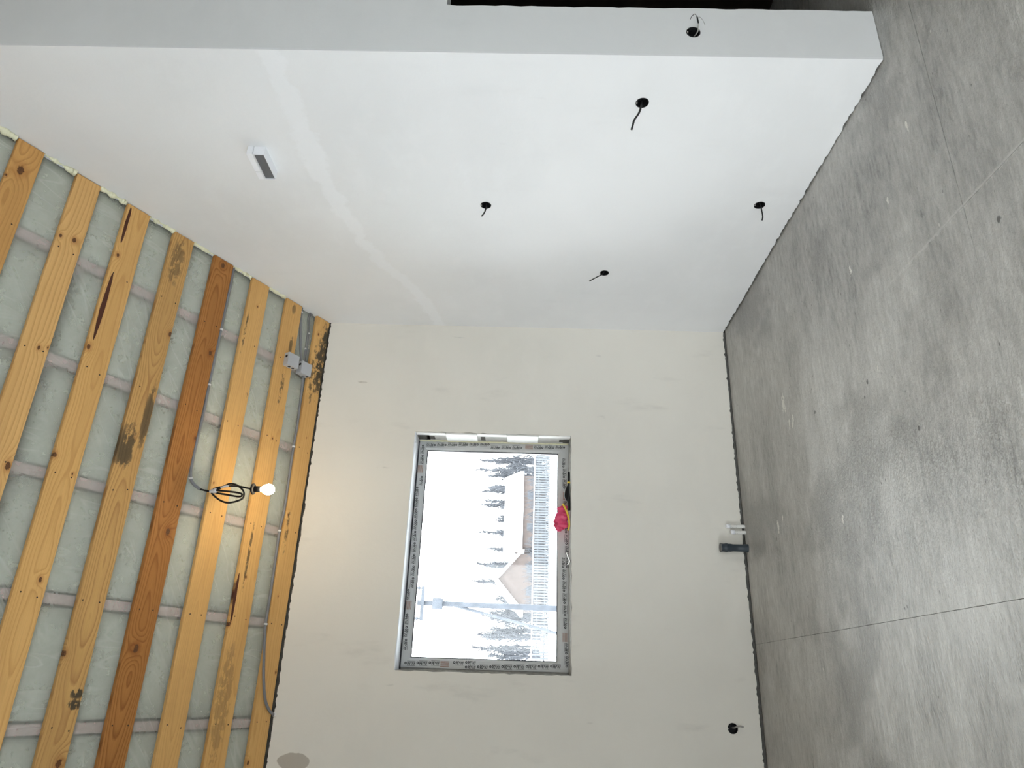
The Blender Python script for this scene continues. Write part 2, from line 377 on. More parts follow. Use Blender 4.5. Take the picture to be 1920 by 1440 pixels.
M_mortar = plain('grey_mortar', (.34, .335, .315), .95, .1, var=.35, sc=35)
M_dirt = plain('dusty_sill', (.30, .295, .275), .95, .1, var=.4, sc=45)
M_slate = plain('dark_grey_pipe', (.030, .042, .055), .42, .45, var=.06)
M_capgrey = plain('grey_rubber_cap', (.17, .17, .17), .7, .3)
def dirty_white():
    t = NT('splashed_white_pipe'); g = t.tc.outputs['Object']
    return t.base(t.mix(t.ss(t.noise(g, 160, 3), .62, .68), (.74, .74, .72, 1), (.12, .12, .11, 1)), .5, .4)
M_pipe = dirty_white()
M_strip = plain('dark_edge_strip', (.12, .117, .108), .9, .2, var=.4, sc=40)
M_pink = plain('pink_cloth', (.74, .065, .17), .42, .5, var=.35, sc=25)
M_yellow = plain('yellow_trim', (.72, .52, .06), .6, .3)
M_snow = plain('snow', (.86, .88, .90), .85, .2, var=.03, sc=.4)
M_bark = plain('winter_bark', (.060, .063, .072), .9, .1, var=.5, sc=1.2)
M_twig = plain('winter_twigs', (.086, .090, .100), .9, .1, var=.4, sc=3)
M_fence = plain('weathered_fence', (.100, .106, .114), .85, .2, var=.3, sc=2)
M_brick = plain('brown_cladding', (.098, .080, .074), .85, .2, var=.35, sc=2.5)
M_pole = plain('grey_utility_pole', (.075, .082, .095), .9, .2, var=.5, sc=3)
M_nail = plain('rusty_nail', (.030, .020, .014), .7, .3)
def emit():
    t = NT('lit_bulb'); e = t.t.nodes.new('ShaderNodeEmission'); e.inputs[0].default_value = (1.0, .80, .50, 1); e.inputs[1].default_value = BULB
    t.t.links.new(e.outputs[0], t.out.inputs[0]); return t.m
M_bulb = emit()

# ------------------------------------------------------------------ floor
bm = bmesh.new(); box(bm, (XL-.3, YB-.3, -.12), (XR+.3, YW+.38, -.005))
floor = tag(mesh_obj('floor', bm, M_joint), kind='structure')
G = .0010
def wob_line(p, q, off, n, seed):
    """points of a saw cut edge from p to q, slightly uneven"""
    p, q = Vector(p), Vector(q); d = (q-p).normalized(); nn = Vector((-d.y, d.x)); out = []
    for k in range(n):
        c = p.lerp(q, k/n); out.append(tuple(c + nn*(off + .0008*mnoise.noise(Vector((c.x*14, c.y*14, seed))))))
    return out
JX, JX2, JY, YF = .304, 1.68, 2.155, YW-.009
slab = [(XL, YB)] + wob_line((JX-G, YB), (JX-G, YF), 0, 120, 1) + [(JX-G, YF), (XL, YF)]
cut = [(JX2-G, 1.1), (JX2+G, 1.1)] + wob_line((JX2+G, 1.1), (JX2+G, JY-G), 0, 20, 5)[1:] + [(JX2+G, JY-G)] + wob_line((JX2+G, JY-G), (4.6, JY-G), 0, 40, 6)[1:] + [(4.6, JY)] + wob_line((4.6, JY+G), (JX2+G, JY+G), 0, 40, 7) \
    + [(JX2+G, JY+G)] + wob_line((JX2+G, JY+G), (JX2, 2.86), 0, 16, 8)[1:] + [(JX2, 2.86)] + wob_line((JX2, 2.86), (JX2-G, JY+G), 0, 16, 9)[1:] + [(JX2-G, JY+G)] + wob_line((JX2-G, JY+G), (1.26, JY), 0, 12, 10)[1:] + [(1.26, JY)] \
    + wob_line((1.26, JY), (JX2-G, JY-G), 0, 12, 11)[1:] + [(JX2-G, JY-G)] + wob_line((JX2-G, JY-G), (JX2-G, 1.1), 0, 20, 12)[1:]
slab2 = [(JX+G, YB), (XR, YB), (XR, YF), (JX+G, YF)] + wob_line((JX+G, YF), (JX+G, YB), 0, 120, 2)[1:]
for lp, holes in ((slab, []), (slab2, [cut])):
    bm = bmesh.new(); plate(bm, lp, holes, lambda p: Vector((p[0], p[1], 0)), Vector((0, 0, 1)), .0048)
    mesh_obj('concrete_slab', bm, M_conc, floor)

# ------------------------------------------------------------------ walls
WX0, WX1, WZ0, WZ1 = .068, 1.764, 1.245, 2.438            # window opening
def rect(x0, x1, z0, z1): return [(x0, z0), (x1, z0), (x1, z1), (x0, z1)]
SB_SIDE = [(2.684, 1.057), (3.525, 1.872), (4.26, 1.069), (3.471, .231)]
SB_FAR = (-.215, .198); SB_DOOR = (2.838, .858); SBR = .0335
# window wall: block core set back, ragged plaster in front of it
bm = bmesh.new()
plate(bm, rect(XL-.3, XR+.3, -.1, ZC+.35), [rect(WX0-.02, WX1+.02, WZ0-.02, WZ1+.02), circle2(SB_FAR, SBR+.004)], xz(YW+.034), Vector((0, -1, 0)), .346)
wall_far = tag(mesh_obj('wall_far', bm, M_block), kind='structure')
bm = bmesh.new()
outer = jag((XL, .022), (XW, .016), 330, .006, 3) + [(XW, .012), (XW, 3.206)] + jag((XW, 3.208), (XL, 3.190), 330, .0055, 9)[1:] + [(XL, 3.19)]
def ragged_rect(x0, x1, z0, z1, amp, s):
    a = [(x0, z0), (x0, z1), (x1, z1), (x1, z0)]; o = []
    for k in range(4): o += jag(a[k], a[(k+1) % 4], 34, amp, s+k)
    return o
plate(bm, outer, [ragged_rect(WX0, WX1, WZ0, WZ1, .004, 31), circle2(SB_FAR, SBR)], xz(YW), Vector((0, -1, 0)), .0345)
mesh_obj('plaster', bm, M_far, wall_far)
# side wall with four holes for the electrical boxes and the duct
bm = bmesh.new()
DY0, DY1, DZ0, DZ1 = 3.048, 3.256, 3.066, 3.128
outer = [(YE+.012, .0), (YW+.02, .0), (YW+.02, roofz(YW+.02)+.2), (YE+.012, roofz(YE)+.2)]
plate(bm, outer, [circle2(c, SBR+.004) for c in SB_SIDE] + [rect(DY0+.004, DY1-.004, DZ0+.004, DZ1-.004)], yz(XW+.012), Vector((-1, 0, 0)), .10)
wall_right = tag(mesh_obj('wall_right', bm, M_block), kind='structure')
bm = bmesh.new()
top = lambda y: roofz(y)+.05
outer = jag((YE, .004), (YW-.0, .013), 130, .006, 5) + [(YW, .012), (YW, top(YW)), (YE, top(YE))]
plate(bm, outer, [circle2(c, SBR) for c in SB_SIDE] + [rect(DY0+.004, DY1-.004, DZ0+.004, DZ1-.004)], yz(XW), Vector((-1, 0, 0)), .0125)
mesh_obj('plaster', bm, M_side, wall_right)
# wall with the doorway, facing the camera
DX0, DX1, DZT = 2.994, 3.86, 2.026
bm = bmesh.new()
outer = [(XW+.0127, .002), (DX0, .002)] + jag((DX0, .002), (DX0, DZT), 46, .0035, 21)[1:] + [(DX0+.003, DZT), (DX1, DZT), (DX1, .002), (XR, .002), (XR, roofz(YE)+.05), (XW+.0127, roofz(YE)+.05)]
plate(bm, outer, [circle2(SB_DOOR, SBR)], xz(YE), Vector((0, -1, 0)), .105)
wall_door = tag(mesh_obj('wall_door', bm, M_door), kind='structure')
bm = bmesh.new(); box(bm, (4.3, YE+.106, 0.0), (4.36, YW+.02, 4.6))
tag(mesh_obj('wall_hall', bm, M_hall), kind='structure')
bm = bmesh.new(); box(bm, (XW+.114, YE+.106, 2.5), (4.3, YW+.03, 2.54))
tag(mesh_obj('ceiling_hall', bm, M_hall), kind='structure')
# unseen sides of the room: left wall with its two windows, back wall, right end wall
yr = YW - RIDGE_S*math.cos(TH); zr = roofz(yr)
gz = lambda y: roofz(y) if y >= yr else zr - (yr-y)*math.tan(TH)
bm = bmesh.new()
plate(bm, [(YB-.3, -.05), (YW+.35, -.05), (YW+.35, gz(YW+.35)+.2), (yr, zr+.2), (YB-.3, gz(YB-.3)+.2)], [rect(*q) for q in LW], yz(XL), Vector((1, 0, 0)), .3)
tag(mesh_obj('wall_left', bm, M_back), kind='structure')
bm = bmesh.new()
plate(bm, [(YB-.3, -.05), (YW+.35, -.05), (YW+.35, gz(YW+.35)+.2), (yr, zr+.2), (YB-.3, gz(YB-.3)+.2)], [], yz(XR), Vector((-1, 0, 0)), .3)
tag(mesh_obj('wall_end', bm, M_back), kind='structure')
bm = bmesh.new(); plate(bm, rect(XL-.3, XR+.3, -.05, gz(YB)+.2), [rect(*q) for q in BW_FILL], xz(YB), Vector((0, 1, 0)), .3); tag(mesh_obj('wall_back', bm, M_back), kind='structure')
for k, (a, b, c, d) in enumerate(LW):
    bm = bmesh.new(); fx0, fx1 = XL-.22, XL-.15
    m_ = (a+b)/2
    plate(bm, rect(a, b, c, d), [rect(a+.07, m_-.05, c+.07, d-.07), rect(m_+.05, b-.07, c+.07, d-.07)], yz(fx1), Vector((1, 0, 0)), .07)
    wo = tag(mesh_obj('window_%d' % (k+2), bm, M_white), kind='structure')
    bm = bmesh.new(); box(bm, (XL-.19, a+.06, c+.06), (XL-.186, m_-.04, d-.06)); mesh_obj('pane', bm, M_glass, wo)
    bm = bmesh.new(); box(bm, (XL-.19, m_+.04, c+.06), (XL-.186, b-.06, d-.06)); mesh_obj('pane', bm, M_glass, wo)
for k, (a, b, c, d) in enumerate(BW_FILL):
    bm = bmesh.new(); f0, f1 = YB-.22, YB-.15; m_ = (a+b)/2
    plate(bm, rect(a, b, c, d), [rect(a+.07, m_-.05, c+.07, d-.07), rect(m_+.05, b-.07, c+.07, d-.07)], xz(f1), Vector((0, 1, 0)), .07)
    wo = tag(mesh_obj('window_%d' % (k+4), bm, M_white), kind='structure')  # unseen window added to throw fill light on the window wall
    for q0, q1 in ((a+.06, m_-.04), (m_+.04, b-.06)):
        bm = bmesh.new(); box(bm, (q0, YB-.19, c+.06), (q1, YB-.186, d-.06)); mesh_obj('pane', bm, M_glass, wo)

bm = bmesh.new(); box(bm, (-1.52, 3.35, 0.001), (-1.40, YW+.03, 3.9)); tag(mesh_obj('wall_light_blocker', bm, M_back), kind='structure')  # unseen stub wall added to keep daylight off the far left corner
# edge strip along the foot of the window wall and the side wall
bm = bmesh.new()
rows = []
for i in range(321):
    x = XL + (XW-.001-XL)*i/320; yy = YW+.012+.0045*mnoise.noise(Vector((x*3.1, 0, 0))); h = .016 + .007*mnoise.noise(Vector((x*6, 1, 0))) + .003*mnoise.noise(Vector((x*31, 1, 0)))
    rows.append([bm.verts.new((x, yy-.004, -.003)), bm.verts.new((x, yy-.004, h)), bm.verts.new((x, yy+.003, h+.002)), bm.verts.new((x, yy+.003, -.003))])
for a, b in zip(rows[:-1], rows[1:]):
    for k in range(4): bm.faces.new((a[k], a[(k+1) % 4], b[(k+1) % 4], b[k]))
bm.faces.new(rows[0]); bm.faces.new(list(reversed(rows[-1])))
tag(mesh_obj('trim_1', bm, M_strip), 'dark edging strip along the foot of the window wall', kind='structure')

# ------------------------------------------------------------------ ceiling: deck, rafters, wool, film, boards
bm = bmesh.new()
for side in (0, 1):
    if side == 0: p = [(XL-.4, YW+.45, roofz(YW+.45)), (XR+.4, YW+.45, roofz(YW+.45)), (XR+.4, yr, zr), (XL-.4, yr, zr)]
    else: p = [(XL-.4, yr, zr), (XR+.4, yr, zr), (XR+.4, YB-.4, gz(YB-.4)), (XL-.4, YB-.4, gz(YB-.4))]
    lo = [bm.verts.new((q[0], q[1], q[2]+.22)) for q in p]; hi = [bm.verts.new((q[0], q[1], q[2]+.27)) for q in p]
    bm.faces.new(lo); bm.faces.new(hi)
    for i in range(4): bm.faces.new((lo[i], lo[(i+1) % 4], hi[(i+1) % 4], hi[i]))
ceiling = tag(mesh_obj('ceiling', bm, M_deck), kind='structure')
RX = [2.185-.6155*k for k in range(10)]
SMAX = 5.15
def cbox(bm, x0, x1, s0, s1, t0, t1, bevel=0): return box(bm, (x0, s0, t0), (x1, s1, t1), bevel=bevel)
for rx in RX:
    bm = bmesh.new(); cbox(bm, rx-.025, rx+.025, -.1, SMAX, -.20, -.044)
    mesh_obj('rafter', bm, M_rafter, ceiling, mat_world=MC)
# wool between the rafters; a strip was left open beside one board
edges = [2.70] + [v for rx in RX for v in (rx+.041, rx-.041)] + [XL]
for b_ in range(len(RX)+1):
    x1, x0 = edges[2*b_], edges[2*b_+1]
    cuts = [(.0, 1.24), (1.25, 1.868 if b_ in (1, 2, 3) else 1.93), (1.95, 3.0), (3.01, 4.2), (4.21, SMAX)]
    for k, (s0, s1) in enumerate(cuts):
        bm = bmesh.new(); nx, ns = 5, 8
        gv = [[bm.verts.new((x0+(x1-x0)*i/nx, s0+(s1-s0)*j/ns, -.058 + (.004*mnoise.noise(Vector((i*1.7+b_*5, j*1.9+k*7, 1)))))) for j in range(ns+1)] for i in range(nx+1)]
        for i in range(nx):
            for j in range(ns): bm.faces.new((gv[i][j], gv[i+1][j], gv[i+1][j+1], gv[i][j+1]))
        bnd = [e for e in bm.edges if e.is_boundary]
        r_ = bmesh.ops.extrude_edge_only(bm, edges=bnd)
        for v in r_['geom']:
            if isinstance(v, bmesh.types.BMVert): v.co.z = -.19
        mesh_obj('insulation_batt', bm, M_wool, ceiling, True, mat_world=MC)
# film stretched under the rafters
bm = bmesh.new(); NX, NS = 400, 250; FX0, FX1, FS1 = XL, 2.683, SMAX
def film_t(x, s):
    d = min(abs(x-rx) for rx in RX)
    k = max(0, min(1, (d-.022)/.05)); k = k*k*(3-2*k)
    e = min(1.0, max(0, (2.683-x)/.05))
    wr = abs(mnoise.noise(Vector((x*5+s*2.2, s*2.5-x*1.2, .3)))); wr2 = abs(mnoise.noise(Vector((x*3-s*7, s*9+x*6, 4.1))))
    wr3 = mnoise.noise(Vector((x*16, s*13, 7)))
    return -.042 + .0075*k*e + (.0065*(.35-wr) + .0035*(.3-wr2) + .0014*wr3)*(.35+.65*k)
gv = [[bm.verts.new((FX0+(FX1-FX0)*i/NX, -.02+(FS1+.02)*j/NS, min(-.0265, film_t(FX0+(FX1-FX0)*i/NX, -.02+(FS1+.02)*j/NS)))) for j in range(NS+1)] for i in range(NX+1)]
for i in range(NX):
    for j in range(NS): bm.faces.new((gv[i][j], gv[i+1][j], gv[i+1][j+1], gv[i][j+1]))
mesh_obj('vapour_film', bm, M_film, ceiling, True, mat_world=MC)
# boards: s0, s1 and the look of each (knots and stains in board coordinates)
LT, DK = (.74, .44, .16), (.52, .26, .075)
LTO, DKO = (.47, .205, .055), (.26, .095, .022)
BOARDS = [
 ('H', .006, .146, LT, DK, dict(seed=1, ringf=70, y0=.05, contrast=.35, knots=[(2.53, .03, .010), (.03, -.055, .009), (1.07, .05, .008), (.51, .025, .006), (1.67, -.01, .005), (-.5, .06, .012)],
    mould=[(2.33, -.045, .42, .075, .95, .66, 34), (2.2, .02, .35, .06, .75, .74, 40), (.95, .04, .22, .02, .7, .70, 30), (2.55, -.07, .1, .06, .9, .6, 30)])),
 ('G', .310, .466, LT, DK, dict(seed=2, ringf=60, y0=-.06, contrast=.4, knots=[(1.57, -.01, .008), (.60, .01, .009), (.30, .075, .012)],
    mould=[(2.33, -.03, .10, .022, .7, .62, 22), (2.62, .0, .05, .025, .6, .58, 20), (1.95, -.01, .2, .03, .75, .74, 34), (-.15, .02, .45, .07, .35, .66, 26), (.75, .02, .30, .014, .8, .66, 24)],
    streaks=[(.30, .62, .068, .010)])),
 ('F', .643, .797, LT, (.56, .29, .09), dict(seed=3, ringf=85, y0=.0, contrast=.42, knots=[(2.478, -.008, .008), (1.144, .06, .007)], mould=[(2.25, .055, .22, .014, .8, .74, 30), (1.80, -.055, .03, .02, .8, .70, 26)])),
 ('E', .970, 1.128, LTO, DKO, dict(seed=4, ringf=95, y0=.01, contrast=.75, knots=[(2.634, .005, .020), (1.977, -.045, .017), (1.386, -.07, .012), (.781, -.026, .021), (.122, .01, .023)])),
 ('D', 1.297, 1.447, (.63, .375, .135), (.40, .205, .07), dict(seed=5, ringf=100, y0=-.01, contrast=.75, knots=[(1.98, -.066, .018), (-.43, -.04, .022), (.078, .072, .014), (.486, -.08, .006)],
    mould=[(1.20, .03, .20, .075, .85, .66, 16), (1.42, -.05, .26, .035, .8, .62, 18), (2.47, .01, .22, .06, .55, .66, 24), (-.109, -.045, .035, .05, .95, .66, 40), (-.164, -.045, .035, .05, .95, .66, 40)])),
 ('C', 1.622, 1.772, LT, DK, dict(seed=6, ringf=80, y0=-.02, contrast=.48, knots=[(2.313, .050, .013), (1.692, .062, .016), (1.05, .070, .014), (.974, -.045, .006), (.417, -.035, .013)], streaks=[(2.40, 2.66, .054, .010), (1.74, 2.19, .048, .013)])),
 ('B', 1.950, 2.092, (.76, .46, .18), (.54, .285, .09), dict(seed=7, ringf=48, y0=.09, contrast=.6, knots=[(2.266, -.022, .016), (1.58, -.02, .012), (1.60, -.062, .007), (.934, -.055, .020), (2.254, .052, .012)])),
 ('A', 2.280, 2.418, (.66, .36, .12), (.44, .21, .06), dict(seed=8, ringf=60, y0=.03, contrast=.6, knots=[(2.502, .010, .026), (2.431, .064, .008)])),
]
for k in range(5): BOARDS.append(('N%d' % k, 2.607+.327*k, 2.750+.327*k, LT, DK, dict(seed=9+k, ringf=75, y0=.02*(k-1), knots=[(1.9-.6*k, .02, .015), (.3, -.03, .012)])))
rn = random.Random(4)
for nm, s0, s1, lt, dk, kw in BOARDS:
    sc_ = (s0+s1)/2; hw = (s1-s0)/2
    bm = bmesh.new(); x0, x1 = XL+.005, XW-.006
    N = 120                                                  # long edges are slightly uneven, as sawn
    rows = []
    for i in range(N+1):
        x = x0+(x1-x0)*i/N
        e0 = -hw + .0022*mnoise.noise(Vector((x*2.2, kw['seed'], 0))) + .0010*mnoise.noise(Vector((x*17, kw['seed'], 5)))
        e1 = hw + .0022*mnoise.noise(Vector((x*2.2, kw['seed'], 9))) + .0010*mnoise.noise(Vector((x*17, kw['seed'], 3)))
        tz = .0012*mnoise.noise(Vector((x*1.1, kw['seed'], 7)))
        b_ = .0022
        prof = [(e0, -.025), (e0, tz-b_), (e0+b_, tz), (e1-b_, tz), (e1, tz-b_), (e1, -.025)]
        rows.append([bm.verts.new((x, p, q)) for p, q in prof])
    for a, b in zip(rows[:-1], rows[1:]):
        for i in range(6): bm.faces.new((a[i], a[(i+1) % 6], b[(i+1) % 6], b[i]))
    bm.faces.new(rows[0]); bm.faces.new(list(reversed(rows[-1])))
    mat = board_mat('pine_board_look', lt, dk, **kw)
    bo = mesh_obj('ceiling_board', bm, mat, ceiling, mat_world=MC @ Matrix.Translation((0, sc_, 0)))
    bm = bmesh.new()                                         # two nails at every rafter
    for rx in RX:
        for sy in (-.29, .30):
            c = Vector((rx + rn.uniform(-.012, .012), (sy+rn.uniform(-.04, .04))*2*hw, .0006))
            M_ = Matrix.Translation(c); lathe(bm, [(0, -.002), (.0042, -.002), (.0042, .0004), (.003, .0009), (0, .0009)], 8, M_)
    nl = mesh_obj('nail_heads', bm, M_nail, bo); tag(nl, kind='stuff')
# foam squeezed out between the boards along the side wall
bl = [(b[1], b[2]) for b in BOARDS]
for k in range(1, len(bl)-1):
    s0, s1 = bl[k][1], bl[k+1][0]
    bm = bmesh.new(); n = 44
    rr = random.Random(50+k)
    pts = [Vector((XW-.0045 + .002*mnoise.noise(Vector((i*.5, k, 2))), s0+.004+(s1-s0-.006)*i/(n-1), -.012+.006*mnoise.noise(Vector((i*.4, k, 8))))) for i in range(n)]
    def rad(t, i, k=k): return .0025 + .020*max(0, mnoise.noise(Vector((t*4.0, k*3.1, 1)))+.12+.35*(1-t)) + .006*abs(mnoise.noise(Vector((t*23, k*2.3, 5))))
    sweep(bm, pts, rad, 9)
    for v in bm.verts: v.co += Vector((mnoise.noise(v.co*160), 0, mnoise.noise(v.co*150+Vector((5, 5, 5)))))*.006; v.co.x = min(v.co.x, XW+.004)
    mesh_obj('foam_seal', bm, M_foam, ceiling, True, mat_world=MC)

# ------------------------------------------------------------------ window
FY = YW+.20
fx0, fx1, fz0, fz1 = .092, 1.757, WZ0+.002, WZ1-.004
gx0, gx1, gz0, gz1 = .157, 1.685, 1.332, 2.364
win = empty('window_1', (0, 0, 0)); tag(win, kind='structure')
def member(name, a, b, c, d, mat):                            # mitred frame member from outer a-b to inner c-d
    bm = bmesh.new()
    def ring(p, q):
        # profile from outer edge p to inner edge q
        P, Q = Vector((p[0], 0, p[1])), Vector((q[0], 0, q[1]))
        return [bm.verts.new(P + Vector((0, FY+.07, 0))), bm.verts.new(P + Vector((0, FY, 0))), bm.verts.new(P.lerp(Q, .80) + Vector((0, FY, 0))), bm.verts.new(Q + Vector((0, FY+.012, 0))), bm.verts.new(Q + Vector((0, FY+.07, 0)))]
    r1 = ring(a, c); r2 = ring(b, d)
    for i in range(5): bm.faces.new((r1[i], r1[(i+1) % 5], r2[(i+1) % 5], r2[i]))
    bm.faces.new(r1); bm.faces.new(list(reversed(r2)))
    return mesh_obj(name, bm, mat, win)
O_ = [(fx0, fz0), (fx1, fz0), (fx1, fz1), (fx0, fz1)]; I_ = [(gx0, gz0), (gx1, gz0), (gx1, gz1), (gx0, gz1)]
members = [member('frame_member', O_[k], O_[(k+1) % 4], I_[k], I_[(k+1) % 4], M_upvc) for k in range(4)]
bm = bmesh.new(); plate(bm, rect(gx0, gx1, gz0, gz1), [rect(gx0+.006, gx1-.006, gz0+.006, gz1-.006)], xz(FY+.013), Vector((0, -1, 0)), .011)
mesh_obj('gasket', bm, M_gasket, win)
bm = bmesh.new(); box(bm, (gx0-.01, FY+.024, gz0-.01), (gx1+.01, FY+.030, gz1+.01)); mesh_obj('pane', bm, M_glass, win)
bm = bmesh.new()                                              # small dark smear on the glass
for p, q in (((.985, 2.030), (1.008, 2.028)), ((1.0, 2.045), (.999, 2.018)), ((.966, 2.034), (.978, 2.041)), ((.968, 2.016), (.99, 2.017))):
    a = Vector((p[0]+.03, FY+.0225, p[1])); b = Vector((q[0]+.03, FY+.0225, q[1])); sweep(bm, [a, b], .0022, 5)
tag(mesh_obj('glass_mark', bm, M_gasket, win), kind='stuff')
# printed protective film: mark, name and a fine line, repeated along every member and drifting across it
def text_mesh(body, size):
    cu = bpy.data.curves.new('print_text', 'FONT'); cu.body = body; cu.size = size; cu.align_x = 'LEFT'; cu.offset = size*.042; cu.resolution_u = 3
    ob = bpy.data.objects.new('print_text', cu); COL.objects.link(ob)
    me = bpy.data.meshes.new_from_object(ob.evaluated_get(bpy.context.evaluated_depsgraph_get()))
    vs = [v.co.copy() for v in me.vertices]; fs = [list(p.vertices) for p in me.polygons]
    bpy.data.objects.remove(ob); bpy.data.curves.remove(cu); bpy.data.meshes.remove(me)
    return vs, fs
TV, TF = text_mesh('\u0420\u0415\u0425\u0410\u0423', .030)
tw = max(v.x for v in TV); 
def stamp(bm, org, ax, ay, lift):
    """one print: round mark, word, line above it"""
    def q(x, y): return org + ax*x + ay*y + lift
    n = 0
    vv = [bm.verts.new(q(.022 + v.x*.056/tw, v.y*.86)) for v in TV]
    for f in TF:
        try: bm.faces.new([vv[i] for i in f])
        except ValueError: pass
    c = (.011, .011)
    out = [bm.verts.new(q(c[0]+a, c[1]+b)) for a, b in ringpts(10, .0085)]; inn = [bm.verts.new(q(c[0]+a, c[1]+b)) for a, b in ringpts(10, .0035)]
    for i in range(10): bm.faces.new((out[i], out[(i+1) % 10], inn[(i+1) % 10], inn[i]))
def line(bm, org, ax, ay, lift, x0, x1, y, h):
    bm.faces.new([bm.verts.new(org+ax*x+ay*yy+lift) for x, yy in ((x0, y), (x1, y), (x1, y+h), (x0, y+h))])
lift = Vector((0, -.0012, 0)); ex, ez = Vector((1, 0, 0)), Vector((0, 0, 1))
# start, direction, across (towards the glass), length, drift start
RUNS = [(Vector((fx0+.03, FY, fz0)), ex, ez, fx1-fx0-.05, .004), (Vector((fx1, FY, fz0+.03)), ez, -ex, fz1-fz0-.05, .010),
        (Vector((fx1-.03, FY, fz1)), -ex, -ez, fx1-fx0-.05, .020), (Vector((fx0, FY, fz1-.03)), -ez, ex, fz1-fz0-.05, .014)]
PITCH, ROW = .085, .031
for k, (o, ax, ac, ln, d0) in enumerate(RUNS):
    bm = bmesh.new(); n = int(ln/PITCH); bad = [int(n*.14), int(n*.8)] if k in (0, 2) else [int(n*.3)]
    for i in range(n):
        off = (d0 + .0034*i) % ROW
        for lo in (.003+off, .003+off+ROW):
            p = o + ax*(i*PITCH) + ac*lo
            if lo + .0185 < .0545 and i not in bad: stamp(bm, p, ax, ac, lift)
            if .0025 < lo - .0075 and lo < .060 and i not in bad: line(bm, p, ax, ac, lift, .020, .078, -.0075, .0018)
    tag(mesh_obj('film_print', bm, M_ink, members[k]), kind='stuff')
    bm = bmesh.new()
    for i in bad:
        for r_ in range(5): line(bm, o, ax, ac, lift*1.4, i*PITCH, i*PITCH+.06, .010+.008*r_, .0045)
    tag(mesh_obj('small_print', bm, M_inkb, members[k]), kind='stuff')
# reveal: sill bed, foam line, strips and board offcuts on the right jamb
bm = bmesh.new(); rows = []
for i in range(61):
    x = WX0+.001+(WX1-WX0-.002)*i/60; h = WZ0+.004+.003*mnoise.noise(Vector((i*.6, 2, 0)))
    rows.append([bm.verts.new((x, YW+.004, WZ0-.02)), bm.verts.new((x, YW+.004, h)), bm.verts.new((x, FY-.05, h+.003)), bm.verts.new((x, FY+.06, h)), bm.verts.new((x, FY+.06, WZ0-.02))])
for a, b in zip(rows[:-1], rows[1:]):
    for k in range(5): bm.faces.new((a[k], a[(k+1) % 5], b[(k+1) % 5], b[k]))
bm.faces.new(rows[0]); bm.faces.new(list(reversed(rows[-1])))
mesh_obj('sill_bed', bm, M_dirt, win)
bm = bmesh.new(); box(bm, (WX0, YW+.006, WZ1-.004), (WX1, FY+.02, WZ1+.022)); mesh_obj('head_lining', bm, M_white, win)
bm = bmesh.new(); box(bm, (WX0+.012, FY-.018, WZ1-.0115), (WX1-.012, FY+.01, WZ1-.004)); mesh_obj('head_gap_shade', bm, M_gasket, win)  # black strip painted in for the shade of the gap under the head
bm = bmesh.new(); box(bm, (WX0-.022, YW+.03, WZ0-.01), (WX0+.004, FY+.07, WZ1+.01)); mesh_obj('jamb_lining', bm, M_mortar, win)
bm = bmesh.new(); box(bm, (WX1-.003, YW+.03, WZ0-.01), (WX1+.022, FY+.07, WZ1+.01)); mesh_obj('jamb_lining', bm, M_jamb, win)
for q0, q1 in ((WX0-.01, fx0+.001), (fx1-.001, WX1+.01)):
    bm = bmesh.new(); box(bm, (q0, FY+.006, WZ0-.01), (q1, FY+.066, WZ1+.01)); mesh_obj('frame_packing', bm, M_mortar, win)
for z0, z1 in ((1.965, 2.205), (1.495, 1.735)):
    bm = bmesh.new(); box(bm, (WX1-.017, YW-.001, z0), (WX1-.003, FY-.045, z1), bevel=.002); mesh_obj('board_offcut', bm, M_whitepl, win)
for z0, z1 in ((2.208, 2.43), (1.738, 1.962), (1.25, 1.492)):
    bm = bmesh.new(); box(bm, (WX1-.010, YW-.001, z0), (WX1-.003, YW+.045, z1)); mesh_obj('corner_bead', bm, M_whitepl, win)
    bm = bmesh.new(); box(bm, (WX1-.0045, YW+.046, z0), (WX1-.002, YW+.058, z1)); mesh_obj('bead_gap_shade', bm, M_gasket, win)  # black strip stands in for the shaded slot behind the bead
for z0, z1, a, b in ((2.34, 2.43, .07, .17), (2.30, 2.36, .09, .155), (1.905, 1.94, .075, .16), (1.25, 1.30, .09, .17), (1.30, 1.33, .10, .15)):
    bm = bmesh.new(); box(bm, (WX1-.0046, YW+a, z0), (WX1-.002, YW+b, z1)); mesh_obj('bare_block', bm, M_block, win)
for xx, sg in ((WX1-.004, -1), (WX0+.004, 1)):
    bm = bmesh.new()
    pts = [Vector((xx+sg*(.004+.004*mnoise.noise(Vector((i*.5, sg, 0)))), FY-.012+.006*mnoise.noise(Vector((i*.7, sg, 4))), WZ0+.01+(WZ1-WZ0-.02)*i/70)) for i in range(71)]
    sweep(bm, pts, lambda t, i: .007+.003*mnoise.noise(Vector((i*.8, 1, 2))), 7); mesh_obj('foam_seam', bm, M_foam if sg < 0 else M_mortar, win, True)

